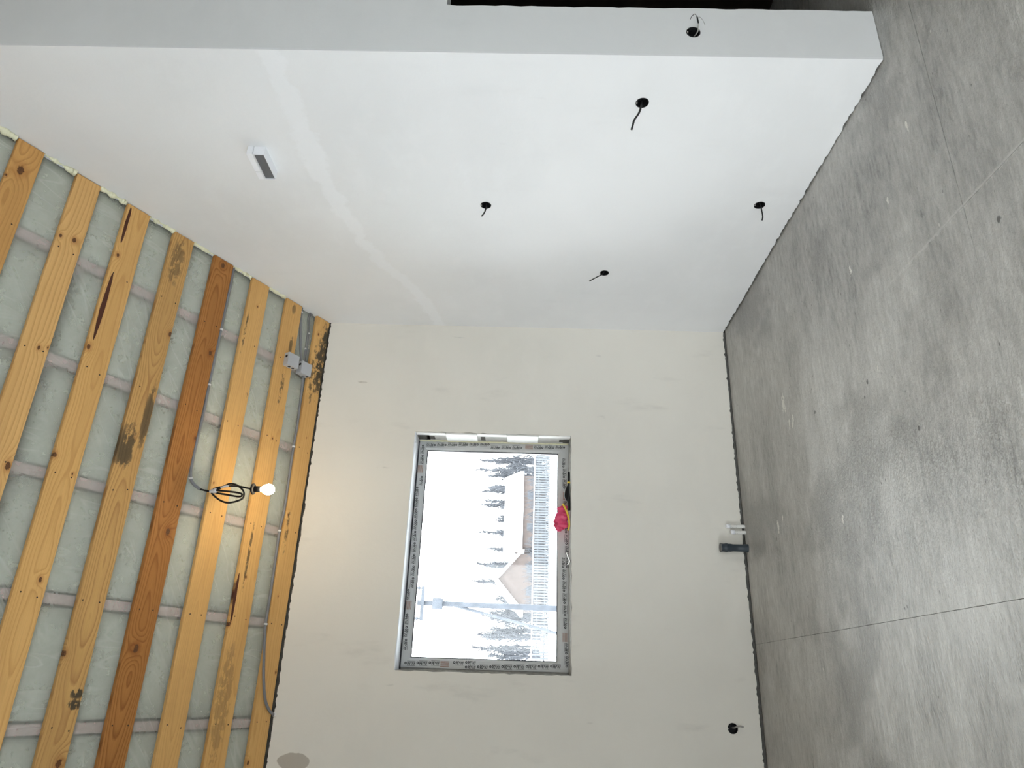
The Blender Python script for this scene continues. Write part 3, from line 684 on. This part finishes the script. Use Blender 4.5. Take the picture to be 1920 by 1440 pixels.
# ------------------------------------------------------------------ electrical boxes
def elbox(name, c, axis, label, wires, cat='electrical box'):
    """round flush box: axis points out of the wall; wires is a list of (points, radius, material, part name)"""
    az = Vector(axis); ay = Vector((0, 0, 1)); ax = ay.cross(az); M_ = frame4(c, ax, ay, az)
    bm = bmesh.new(); r = SBR-.001
    lathe(bm, [(r, .0015), (r, -.044), (0, -.044), (0, -.042), (r-.0025, -.042), (r-.0025, .0015), (r, .0015)], 28, M_)
    o = mesh_obj(name, bm, M_black); tag(o, label, cat, 'flush electrical boxes in the walls')
    bm = bmesh.new()
    for k in range(4):
        a = math.radians(20+90*k); p = M_ @ Vector((math.cos(a)*(r-.006), math.sin(a)*(r-.006), -.010)); 
        lathe(bm, [(0, 0), (.0045, 0), (.0045, .010), (.0025, .010), (.0025, .004), (0, .004)], 8, M_ @ Matrix.Translation((math.cos(a)*(r-.006), math.sin(a)*(r-.006), -.012)))
    tag(mesh_obj('screw_lug', bm, M_black, o), kind='stuff')
    bm = bmesh.new(); box(bm, (-.004, r-.008, -.004), (.004, r-.001, .0015)); bmesh.ops.transform(bm, matrix=M_, verts=bm.verts); mesh_obj('notch_tab', bm, M_grey_cable, o)
    for pts, rad, mat, pn in wires:
        bm = bmesh.new(); sweep(bm, catmull(pts, 8), rad, 8); mesh_obj(pn, bm, mat, o, True)
    return o
W_ = [[(2.715, 2.684, 1.052), (2.684, 2.682, 1.060), (2.659, 2.684, 1.064), (2.618, 2.684, 1.076), (2.576, 2.684, 1.099), (2.549, 2.684, 1.107), (2.512, 2.684, 1.116)],
      [(2.715, 3.52, 1.87), (2.684, 3.524, 1.869), (2.66, 3.525, 1.871), (2.636, 3.525, 1.876), (2.616, 3.525, 1.885), (2.604, 3.525, 1.894)],
      [(2.71, 4.262, 1.062), (2.690, 4.261, 1.074), (2.67, 4.26, 1.088), (2.652, 4.26, 1.118), (2.616, 4.26, 1.175)],
      [(2.715, 3.47, .232), (2.684, 3.471, .224), (2.649, 3.471, .222), (2.603, 3.471, .221), (2.576, 3.471, .227)]]
LB = ['round black electrical box with the longest cable, nearest the side wall outer corner',
      'highest round black electrical box on the white side wall, with a short curved cable',
      'round black electrical box nearest the window wall, its straight cable pointing towards the ceiling',
      'lowest round black electrical box on the white side wall, just above the concrete floor']
for c, wi, lb, rad in zip(SB_SIDE, W_, LB, (.0052, .0045, .0040, .0042)): elbox('electrical_box', (XW, c[0], c[1]), (-1, 0, 0), lb, [(wi, rad, M_cable, 'cable')])
cx, cz = SB_FAR
elbox('electrical_box', (cx, YW, cz), (0, -1, 0), 'round black electrical box low on the window wall with a short grey cable',
      [([(cx+.004, YW+.03, cz-.004), (cx+.006, YW-.004, cz-.010), (cx+.012, YW-.022, cz-.022), (cx+.016, YW-.034, cz-.040), (cx+.012, YW-.046, cz-.058)], .0048, M_grey_cable, 'cable')])
cx, cz = SB_DOOR
elbox('electrical_box', (cx, YE, cz), (0, -1, 0), 'round black electrical box with stripped wires on the strip of wall beside the dark doorway',
      [([(cx-.012, YE+.03, cz+.0), (cx+.004, YE+.0, cz-.020), (cx+.012, YE-.026, cz-.018), (cx+.014, YE-.045, cz-.014)], .0030, M_grey_cable, 'cable'),
       ([(cx+.013, YE-.040, cz-.015), (cx+.016, YE-.056, cz-.008), (cx+.016, YE-.068, cz-.003)], .0036, M_cable, 'cable_sleeve'),
       ([(cx+.016, YE-.066, cz-.003), (cx+.018, YE-.082, cz+.010), (cx+.014, YE-.074, cz+.022), (cx+.010, YE-.060, cz+.028)], .0014, M_cable, 'wire'),
       ([(cx+.016, YE-.066, cz-.004), (cx+.016, YE-.068, cz-.016), (cx+.010, YE-.056, cz-.032), (cx+.004, YE-.036, cz-.046)], .0011, M_grey_cable, 'wire')])

# ------------------------------------------------------------------ duct stub high on the side wall
duct = tag(empty('ventilation_duct', (XW, (DY0+DY1)/2, DZ0)), 'white rectangular ventilation duct stub sticking out high on the side wall', 'duct')
def local(o): return Matrix.Translation(-o.location)
def part(name, bm, m, o, smooth=False):
    bmesh.ops.transform(bm, matrix=local(o), verts=bm.verts); return mesh_obj(name, bm, m, o, smooth)
D = .056; t_ = .0035
bm = bmesh.new()
o4 = rect(DY0, DY1, DZ0, DZ1); i4 = rect(DY0+t_, DY1-t_, DZ0+t_, DZ1-t_)
vo = [[bm.verts.new((x, p[0], p[1])) for p in lp] for x in (XW-D, XW+.09) for lp in (o4, i4)]
fo, fi, bo_, bi = vo
for i in range(4):
    j = (i+1) % 4
    bm.faces.new((fo[i], fo[j], fi[j], fi[i])); bm.faces.new((fo[i], fo[j], bo_[j], bo_[i])); bm.faces.new((fi[i], fi[j], bi[j], bi[i])); bm.faces.new((bo_[i], bo_[j], bi[j], bi[i]))
part('duct_body', bm, M_white, duct)
bm = bmesh.new(); box(bm, (XW-D+.007, DY0+t_, DZ0+t_), (XW-D+.011, DY1-t_, DZ1-t_)); part('opening_shade', bm, M_duct_shade, duct)  # dark sheet stands in for the shaded inside of the duct
bm = bmesh.new(); box(bm, (XW-D+.001, DY0-.002, DZ1+.0035), (XW-.0005, DY1+.001, DZ1+.036), bevel=.002); part('mounting_block', bm, M_white, duct)
bm = bmesh.new(); box(bm, (XW-D-.001, DY0+.142, DZ1+.004), (XW-D+.001, DY0+.144, DZ1+.036)); part('block_seam', bm, M_jbox, duct)

# ------------------------------------------------------------------ junction boxes and conduits under the ceiling
def cp(x, s, t=0): return MC @ Vector((x, s, t))
def jbox(x0, x1, s0, s1, t0, t1, label, holes):
    c = cp((x0+x1)/2, (s0+s1)/2, t0); o = tag(empty('junction_box', c), label, 'junction box', 'grey junction boxes')
    L = Matrix.Translation(-c) @ MC
    bm = bmesh.new(); box(bm, (x0, s0, t0), (x1, s1, t1-.012), bevel=.003); bmesh.ops.transform(bm, matrix=L, verts=bm.verts); mesh_obj('box_body', bm, M_jbox, o)
    bm = bmesh.new(); box(bm, (x0-.001, s0-.001, t1-.0115), (x1+.001, s1+.001, t1), bevel=.003); bmesh.ops.transform(bm, matrix=L, verts=bm.verts); mesh_obj('lid', bm, M_jbox, o)
    for (hx, hs, ht, ax) in holes:
        bm = bmesh.new()
        Mh = {'s+': frame4((hx, hs, ht), (1, 0, 0), (0, 0, -1), (0, 1, 0)), 'x-': frame4((hx, hs, ht), (0, 1, 0), (0, 0, -1), (-1, 0, 0)), 'x+': frame4((hx, hs, ht), (0, 1, 0), (0, 0, 1), (1, 0, 0))}[ax]
        lathe(bm, [(0, -.002), (.011, -.002), (.011, .0012), (.008, .0012), (.008, .0006), (0, .0006)], 16, Mh); bmesh.ops.transform(bm, matrix=L, verts=bm.verts)
        mesh_obj('knockout', bm, M_black, o)
    return o
jbox(2.137, 2.238, .298, .400, .0005, .050, 'light grey junction box screwed to a ceiling board, farther from the window wall', [(2.208, .400, .026, 's+'), (2.137, .36, .024, 'x-'), (2.137, .325, .024, 'x-')])
jbox(2.133, 2.232, .150, .250, -.022, .034, 'light grey junction box in the gap beside the last ceiling board by the window wall', [(2.205, .250, .012, 's+'), (2.133, .165, .012, 'x-')])
def conduit(name, pts, rad, label, clips, mat=M_conduit, ribs=True, cat='conduit', clipr=None):
    P = catmull([cp(*p) for p in pts], 26); c = P[0]
    # resample evenly so that the ribs keep one pitch
    out = [P[0]]; step = .0045
    for a in P[1:]:
        while (a-out[-1]).length > step: out.append(out[-1] + (a-out[-1]).normalized()*step)
    o = tag(empty(name, c), label, cat)
    bm = bmesh.new(); sweep(bm, [p-c for p in out], (lambda t, i: rad*(1.0 if i % 2 else .86)) if ribs else rad, 10); mesh_obj('tube', bm, mat, o, True)
    for q, tn in clips:
        p = cp(*q)-c; tn = (MC.to_3x3() @ Vector(tn)).normalized(); nr = MC.to_3x3() @ Vector((0, 0, 1)); sd = tn.cross(nr).normalized()
        bm = bmesh.new(); Mk = frame4(p, sd, nr, tn)
        lathe(bm, [(rad*.9, -.006), (rad+.0030, -.006), (rad+.0030, .006), (rad*.9, .006), (rad*.9, -.006)], 14, Mk)
        mesh_obj('clip', bm, M_clip, o)
    return o
tX = (1, 0, 0)
conduit('conduit', [(2.683, .955, -.018), (2.60, .957, -.012), (2.46, .957, -.010), (2.178, .956, -.010), (1.95, .957, -.010), (1.766, .956, -.010), (1.573, .952, -.010), (1.416, .957, -.008), (1.217, .958, -.006), (1.129, .952, .004), (1.092, .925, .016), (1.074, .885, .022)], .0098,
        'grey corrugated conduit running beside a ceiling board to the hanging bulb', [((2.178, .956, -.010), tX), ((1.766, .956, -.010), tX), ((1.130, .952, .004), (1, .5, -.3))])
conduit('conduit', [(2.683, .295, -.022), (2.62, .295, -.016), (2.50, .283, -.012), (2.39, .262, -.010), (2.30, .246, -.006), (2.225, .225, .0)], .0100,
        'short grey conduit between the side wall and the junction boxes', [((2.640, .296, -.017), tX)])
conduit('conduit', [(2.14, .190, -.002), (2.089, .187, -.002), (1.932, .178, -.004), (1.744, .170, -.004), (1.568, .173, -.004), (1.377, .170, -.004), (1.103, .166, -.004), (.947, .178, -.004), (.76, .174, -.004), (.465, .170, -.003), (.324, .174, .002), (.221, .168, .010), (.021, .136, .014), (-.123, .094, .013), (-.193, .048, .012), (-.222, .006, .010), (-.232, -.018, .012)], .0098,
        'long grey corrugated conduit running along the last board to the top of the window wall', [((1.568, .173, -.004), tX), ((.947, .178, -.004), tX), ((.324, .174, .002), tX), ((-.228, -.008, .012), (-.3, -1, 0))])
for k, dx in enumerate((0, .018)):
    conduit('cable', [(2.683, .178+dx, -.026), (2.632, .203+dx, -.018), (2.516, .190+dx, -.014), (2.418, .187+dx, -.012), (2.313, .184+dx, -.010), (2.22, .19+dx, -.004)], .0048,
            ('thin grey cable next to the last ceiling board, running into the corner junction box', 'second thin grey cable of the pair entering the corner junction box')[k], [((2.50, .190+dx, -.014), tX)] if k == 0 else [((2.36, .186+dx, -.011), tX)], M_conduit, False, 'cable')

# ------------------------------------------------------------------ hanging bulb
A = cp(1.074, .885, .022)
HX, HY = 1.084, 4.330
lamp = tag(empty('pendant_bulb', A), 'lit bare bulb in a black lamp holder hanging on a coiled black cable', 'light bulb')
def V3(x, y, z): return Vector((x, y, z)) - A
bm = bmesh.new()
pts = [A + Vector((0, .004, .006)), A + Vector((-.004, -.004, -.014)), (1.066, HY+.004, 3.60), (1.062, HY, 3.565), (1.072, HY+.004, 3.53), (1.10, HY+.01, 3.49), (1.116, HY+.012, 3.46), (1.112, HY+.01, 3.42), (1.085, HY+.002, 3.375), (1.055, HY-.006, 3.35), (1.02, HY-.012, 3.35), (.998, HY-.014, 3.39),
       (.990, HY-.012, 3.44), (1.004, HY-.008, 3.49), (1.036, HY-.002, 3.54), (1.056, HY+.002, 3.555), (1.050, HY+.008, 3.50), (1.042, HY+.012, 3.44), (1.036, HY+.012, 3.39), (1.040, HY+.008, 3.368), (1.052, HY, 3.37), (1.060, HY-.006, 3.42), (1.064, HY-.008, 3.48), (1.068, HY-.008, 3.535), (1.078, HY-.002, 3.545), (1.092, HY, 3.50), (1.100, HY, 3.44), (1.098, HY, 3.39), (1.090, HY, 3.345), (HX, HY, 3.312)]
sweep(bm, [p-A for p in catmull(pts, 8)], .0060, 8); mesh_obj('cable', bm, M_cable, lamp, True)
bm = bmesh.new(); sweep(bm, [V3(1.060, HY, 3.572), V3(1.062, HY+.001, 3.558), V3(1.066, HY, 3.535), V3(1.068, HY, 3.526)], lambda t, i: (.008, .014, .017, .013)[i], 10); mesh_obj('tape_wrap', bm, M_clip, lamp)
bm = bmesh.new(); sweep(bm, [V3(1.089, HY, 3.506), V3(1.096, HY, 3.478), V3(1.099, HY, 3.455)], .0064, 10); mesh_obj('tape_wrap', bm, M_clip, lamp)
Ms = Matrix.Translation(V3(HX, HY, 0))
bm = bmesh.new(); lathe(bm, [(0, 3.320), (.006, 3.320), (.008, 3.312), (.024, 3.310), (.035, 3.304), (.036, 3.297), (.034, 3.293), (.020, 3.291), (0, 3.291)], 28, Ms); mesh_obj('holder_flange', bm, M_black, lamp, True)
bm = bmesh.new(); lathe(bm, [(0, 3.292), (.0195, 3.292), (.0185, 3.252), (.016, 3.250), (0, 3.250)], 24, Ms); mesh_obj('lamp_holder', bm, M_black, lamp, True)
bm = bmesh.new(); lathe(bm, [(0, 3.251), (.014, 3.250), (.0155, 3.244), (.022, 3.236), (.0305, 3.222), (.034, 3.205), (.0325, 3.190), (.026, 3.176), (.014, 3.168), (0, 3.166)], 28, Ms); mesh_obj('bulb', bm, M_bulb, lamp, True)

# ------------------------------------------------------------------ pipes in the corner of floor and window wall
def pipe(name, x, y, prof, label, mat, capprof, capmat, group=None, cat='pipe'):
    o = tag(empty(name, (x, y, 0)), label, cat, group)
    bm = bmesh.new(); lathe(bm, prof, 24); mesh_obj('pipe_body', bm, mat, o, True)
    bm = bmesh.new(); lathe(bm, capprof, 24); mesh_obj('end_cap', bm, capmat, o, True); return o
pipe('drain_pipe', .942, 5.062, [(.0285, -.01), (.0285, .018), (.0275, .022), (.0252, .024), (.0250, .105), (.0275, .118), (.0285, .124), (.0285, .142), (.0312, .147), (.0318, .156), (.0300, .163), (.0288, .168), (.0286, .182), (.0300, .186), (.0300, .190), (.0262, .191), (.0262, .12)],
     'short dark grey drain pipe standing in the floor against the window wall', M_slate, [(0, .193), (.018, .195), (.0275, .196), (.0310, .195), (.0315, .1915), (.0255, .189), (.0255, .176), (0, .176)], M_capgrey)
for x, y, h, lb in ((1.102, 5.092, .134, 'taller capped white water pipe beside the dark drain pipe'), (1.057, 5.082, .106, 'shorter capped white water pipe next to the dark drain pipe')):
    pipe('water_pipe', x, y, [(.0128, -.01), (.0128, h-.014), (.0, h-.014)], lb, M_pipe, [(.0135, h-.030), (.0160, h-.029), (.0165, h-.008), (.0150, h-.002), (.0115, h), (0, h)], M_white, 'white water pipes')

# ------------------------------------------------------------------ things left on the window sill
SZ = WZ0+.006
rag = tag(empty('work_rag', (1.13, YW+.06, SZ)), 'crumpled pink rag with a yellow edge lying on the window sill', 'rag')
bm = bmesh.new(); NU, NV = 40, 22
gv = []
for i in range(NU+1):
    row = []
    for j in range(NV):
        u = i/NU; a = 2*math.pi*j/NV
        wd = .010 + .040*math.sin(math.pi*min(1, u*1.05))**.7*(1-.25*u)
        x = .105 - .20*u + .012*math.sin(7*u)
        zc = .048 + .030*u
        p = Vector((x, -.004+math.cos(a)*wd*.45, zc + math.sin(a)*wd*(1+.25*u)))
        f = mnoise.noise(Vector((u*6, math.cos(a)*1.3, math.sin(a)*1.3)))*.024 - abs(mnoise.noise(Vector((u*9+3, math.cos(a)*2.2, math.sin(a)*2.2))))*.040 + .006
        p += Vector((0, math.cos(a)*.7, math.sin(a)))*f
        p.z = max(p.z, .002); row.append(bm.verts.new(p))
    gv.append(row)
for i in range(NU):
    for j in range(NV): bm.faces.new((gv[i][j], gv[i][(j+1) % NV], gv[i+1][(j+1) % NV], gv[i+1][j]))
bm.faces.new(gv[0]); bm.faces.new(list(reversed(gv[-1])))
mesh_obj('cloth', bm, M_pink, rag, True)
bm = bmesh.new(); sweep(bm, catmull([(.112, -.030, .054), (.06, -.040, .030), (0, -.044, .012), (-.05, -.042, .008), (-.085, -.036, .016)], 8), .0085, 8, flat=.6); mesh_obj('yellow_edge', bm, M_yellow, rag, True)
tool = tag(empty('hand_tool', (1.33, YW+.04, SZ)), 'black hand tool with a yellow ring lying on the window sill', 'tool')
bm = bmesh.new(); sweep(bm, catmull([(.150, -.030, .012), (.09, -.030, .012), (.02, -.030, .010), (-.06, -.028, .010), (-.14, -.026, .009)], 6), lambda t, i: .0085+.002*math.sin(t*9), 8); mesh_obj('shaft', bm, M_black, tool, True)
bm = bmesh.new(); sweep(bm, catmull([(.055, -.006, .012), (.02, -.004, .020), (-.03, 0, .026), (-.065, 0, .018)], 6), lambda t, i: .007+.012*math.sin(math.pi*t), 10); mesh_obj('grip', bm, M_black, tool, True)
bm = bmesh.new(); sweep(bm, [Vector((.074, -.030, .012)), Vector((.062, -.030, .0118))], .0115, 10); mesh_obj('ring', bm, M_yellow, tool)
sc = tag(empty('paper_scrap', (.845, YW+.03, SZ)), 'curled black and white paper scrap on the window sill', 'paper')
for nm, mat, off in (('paper', M_whitepl, 0), ('dark_backing', M_gasket, .0025)):
    bm = bmesh.new(); P = catmull([(.045, -.02, .014), (.036, -.026, .024), (.015, -.028, .019), (-.005, -.030, .008), (-.028, -.030, .003), (-.048, -.028, .014)], 6)
    l = [bm.verts.new(p+Vector((0, off, -off))) for p in P]; r_ = [bm.verts.new(p+Vector((.004, .028+off, .010*(i/len(P))-off))) for i, p in enumerate(P)]
    for i in range(len(P)-1): bm.faces.new((l[i], l[i+1], r_[i+1], r_[i]))
    o = mesh_obj(nm, bm, mat, sc); md = o.modifiers.new('thickness', 'SOLIDIFY'); md.thickness = .0012

# ------------------------------------------------------------------ outside: snow, fence, trees, houses, pole
bm = bmesh.new(); N = 40
gv = [[bm.verts.new((-60+120*i/N, YW+.6+(140*(j/N)), -.55 + .12*mnoise.noise(Vector((i*.5, j*.5, 1))) - (.25 if j == 0 else 0))) for j in range(N+1)] for i in range(N+1)]
for i in range(N):
    for j in range(N): bm.faces.new((gv[i][j], gv[i+1][j], gv[i+1][j+1], gv[i][j+1]))
tag(mesh_obj('ground', bm, M_snow, None, True), kind='structure')
bm = bmesh.new(); box(bm, (-60, YB-30, -.8), (XL-.6, YW+.6, -.5)); tag(mesh_obj('ground_side', bm, M_snow), kind='structure')
# picket fence
FYY = 54.0
fen = tag(empty('picket_fence', (11, FYY, -.5)), 'long pale picket fence across the snowy field outside the window', 'fence')
bm = bmesh.new(); rr = random.Random(3)
for i in range(132):
    x = -13 + i*.20; h = 1.15+rr.uniform(-.05, .05)
    box(bm, (x-.055, -.02, 0), (x+.055, .02, h))
tag(mesh_obj('pickets', bm, M_fence, fen), kind='stuff')
for z in (.28, .85):
    bm = bmesh.new(); box(bm, (-13.2, .021, z), (13.4, .07, z+.09)); mesh_obj('rail', bm, M_fence, fen)
bm = bmesh.new(); box(bm, (-13.2, -.04, 1.20), (13.4, .08, 1.27)); mesh_obj('snow_cap', bm, M_snow, fen)
# bare trees: a few kinds, copied
def tree_mesh(seed, h, spread, ntw):
    rr = random.Random(seed); bt = bmesh.new(); bw = bmesh.new()
    lean = Vector((rr.uniform(-.04, .04), rr.uniform(-.04, .04), 1))
    P = [Vector((0, 0, -.3)) + lean*(h*k/6) + Vector((rr.uniform(-.06, .06), 0, 0))*(k > 0) for k in range(7)]
    sweep(bt, P, lambda t, i: .42*(1-.8*t)+.03, 6)
    for k in range(ntw):
        t = rr.uniform(.22, .98); b = P[0].lerp(P[-1], t); a = rr.uniform(0, 6.28); L = spread*(1.15-t)*rr.uniform(.6, 1.2)+.25
        d = Vector((math.cos(a), math.sin(a), rr.uniform(.5, 1.3))).normalized()
        m = b + d*L*.5; e = b + d*L + Vector((0, 0, .12*L))
        sweep(bw, [b, m, e], lambda t_, i: .15*(1-.6*t_), 4)
        for q in range(4):
            f = rr.uniform(.3, 1.0); s = b.lerp(e, f); a2 = rr.uniform(0, 6.28); d2 = (d*.6+Vector((math.cos(a2), math.sin(a2), .3))).normalized()
            sweep(bw, [s, s+d2*L*.28, s+d2*L*.5+Vector((0, 0, -.06*L))], .055, 3)
    return bt, bw
KIND = []
for k in range(5):
    bt, bw = tree_mesh(100+k, (7.2, 5.6, 6.4, 4.6, 7.8)[k], (2.0, 2.4, 1.5, 2.2, 1.6)[k], (46, 50, 40, 46, 42)[k])
    KIND.append((bt, bw))
tree_src = []
for k, (bt, bw) in enumerate(KIND):
    o = empty('bare_tree', (0, 0, 0)); a = mesh_obj('trunk', bt, M_bark, o); b = mesh_obj('branches', bw, M_twig, o); tree_src.append((o, a, b))
rr = random.Random(12); used = [False]*5; spots = []
for row in range(4):
    for i in range(16): spots.append((2.6 + 1.72*i + .43*row + rr.uniform(-.05, .05), 74 + 2.6*row + rr.uniform(-.2, .2), rr.uniform(.70, 1.0)))
for i in range(4): spots.append((16.6+2.1*i, 71.0+rr.uniform(-.2, .2), rr.uniform(.8, .95)))
for i, (X, Y, s_) in enumerate(spots):
    k = rr.randrange(5); o, a, b = tree_src[k]
    if used[k]:
        o2 = o.copy(); COL.objects.link(o2)
        for ch in (a, b): c2 = ch.copy(); COL.objects.link(c2); c2.parent = o2
        o = o2
    used[k] = True
    o.location = (X, Y, -.5); o.rotation_euler = (0, 0, rr.uniform(0, 6.28)); o.scale = (s_*.44, s_*.44, s_)
    tag(o, 'leafless winter tree in the row behind the picket fence', 'tree', 'bare trees behind the fence')
# low bare shrubs between the fence and the trees
bw = bmesh.new(); r3 = random.Random(77)
for k in range(46):
    a_ = r3.uniform(0, 6.28); L = r3.uniform(.8, 1.9); d = Vector((math.cos(a_)*.55, math.sin(a_)*.3, r3.uniform(.7, 1.2))).normalized(); b0 = Vector((r3.uniform(-.55, .55), r3.uniform(-.2, .2), -.1))
    sweep(bw, [b0, b0+d*L*.6, b0+d*L+Vector((r3.uniform(-.2, .2), 0, 0))], .028, 3)
sh0 = mesh_obj('bare_shrub', bw, M_twig)
for i in range(22):
    o = sh0 if i == 0 else sh0.copy()
    if i: COL.objects.link(o)
    o.location = (4.0+i*.98+(3.5 if i > 9 else 0)*0, 57.6+.6*(i % 2), -.5); o.scale = (.75, .75, 1.0+.25*r3.random()); o.rotation_euler = (0, 0, (i % 2)*math.pi)
    tag(o, 'low bare shrub close behind the picket fence', 'shrub', 'bare shrubs behind the fence')
# snow-roofed houses
def house(name, loc, w_, d_, hw, hr, label, ridge_x=False, over=.35):
    o = tag(empty(name, loc), label, 'house')
    bm = bmesh.new()
    if not ridge_x:
        pr = [(-w_/2, 0), (w_/2, 0), (w_/2, hw), (0, hw+hr), (-w_/2, hw)]; plate(bm, pr, [], xz(0), Vector((0, -1, 0)), d_)
    else:
        pr = [(0, 0), (d_, 0), (d_, hw), (d_/2, hw+hr), (0, hw)]; plate(bm, pr, [], yz(-w_/2), Vector((-1, 0, 0)), w_)
    mesh_obj('wall', bm, M_brick, o)
    for sgn in (-1, 1):
        bm = bmesh.new(); th = .30
        if not ridge_x:
            sl = hr/(w_/2); ex_ = w_/2+over
            pr = [(0, hw+hr+.02), (sgn*ex_, hw+hr+.02-sl*ex_), (sgn*ex_, hw+hr+.02-sl*ex_+th), (0, hw+hr+.02+th)]; plate(bm, pr, [], xz(-over), Vector((0, -1, 0)), d_+2*over)
        else:
            sl = hr/(d_/2); ex_ = d_/2+over
            pr = [(d_/2, hw+hr+.02), (d_/2+sgn*ex_, hw+hr+.02-sl*ex_), (d_/2+sgn*ex_, hw+hr+.02-sl*ex_+th), (d_/2, hw+hr+.02+th)]; plate(bm, pr, [], yz(-w_/2-over), Vector((-1, 0, 0)), w_+2*over)
        mesh_obj('snowy_roof', bm, M_snow, o)
    for wx in (-.22, .22):
        bm = bmesh.new(); box(bm, (wx*w_-.35, -.04, hw*.40), (wx*w_+.35, .02, hw*.40+.8)); f_ = mesh_obj('window', bm, M_fence, o)
        bm = bmesh.new(); box(bm, (wx*w_-.28, -.05, hw*.40+.07), (wx*w_+.28, -.041, hw*.40+.73)); mesh_obj('pane', bm, M_pole, f_)
    return o
house('small_house', (8.3, 62, -.55), 4.3, 6.0, 2.2, 1.9, 'small brown gabled house with a snowy roof seen through the window')
house('long_house', (14.7, 64, -.55), 6.6, 4.0, 2.3, 1.25, 'long low building with a wide snowy roof seen through the window', True)
# utility pole with insulators and two wires
pole = tag(empty('utility_pole', (2.52, 26, -.55)), 'grey utility pole with insulators outside the window', 'pole')
bm = bmesh.new(); sweep(bm, [Vector((0, 0, 0)), Vector((.03, 0, 3)), Vector((.06, 0, 5.8))], lambda t, i: .115-.03*t, 10); mesh_obj('post', bm, M_pole, pole, True)
bm = bmesh.new(); box(bm, (-.55, -.16, 5.55), (.62, -.08, 5.66)); mesh_obj('crossarm', bm, M_pole, pole)
for x in (-.48, .55):
    bm = bmesh.new(); lathe(bm, [(0, 5.66), (.03, 5.66), (.03, 5.72), (.06, 5.73), (.06, 5.78), (.04, 5.80), (.05, 5.84), (0, 5.86)], 10, Matrix.Translation((x, -.12, 0))); mesh_obj('insulator', bm, M_pole, pole, True)
bm = bmesh.new(); sweep(bm, [Vector((.04, 0, 4.9)), Vector((.05, 0, 5.25))], .20, 10); mesh_obj('transformer_band', bm, M_pole, pole, True)
bm = bmesh.new(); sweep(bm, [Vector((.03, 0, 4.6)), Vector((-.9, .2, .4)), Vector((-1.0, .2, 0))], .05, 8); mesh_obj('brace', bm, M_pole, pole)
for k, x in enumerate((-.48, .55)):
    P0_ = Vector((2.52+x, 25.88, 5.325)); P1_ = Vector((13+x*2, 16+k, 7.0))
    pts = [P0_.lerp(P1_, t/16) - Vector((0, 0, 1.1*(t/16)*(1-t/16))) for t in range(17)]
    bm = bmesh.new(); sweep(bm, [p-P0_ for p in pts], .008, 5)
    o = mesh_obj('overhead_wire', bm, M_gasket); o.location = P0_
    tag(o, ('thin overhead wire from the left end of the utility pole crossarm', 'thin overhead wire from the right end of the utility pole crossarm')[k], 'wire')
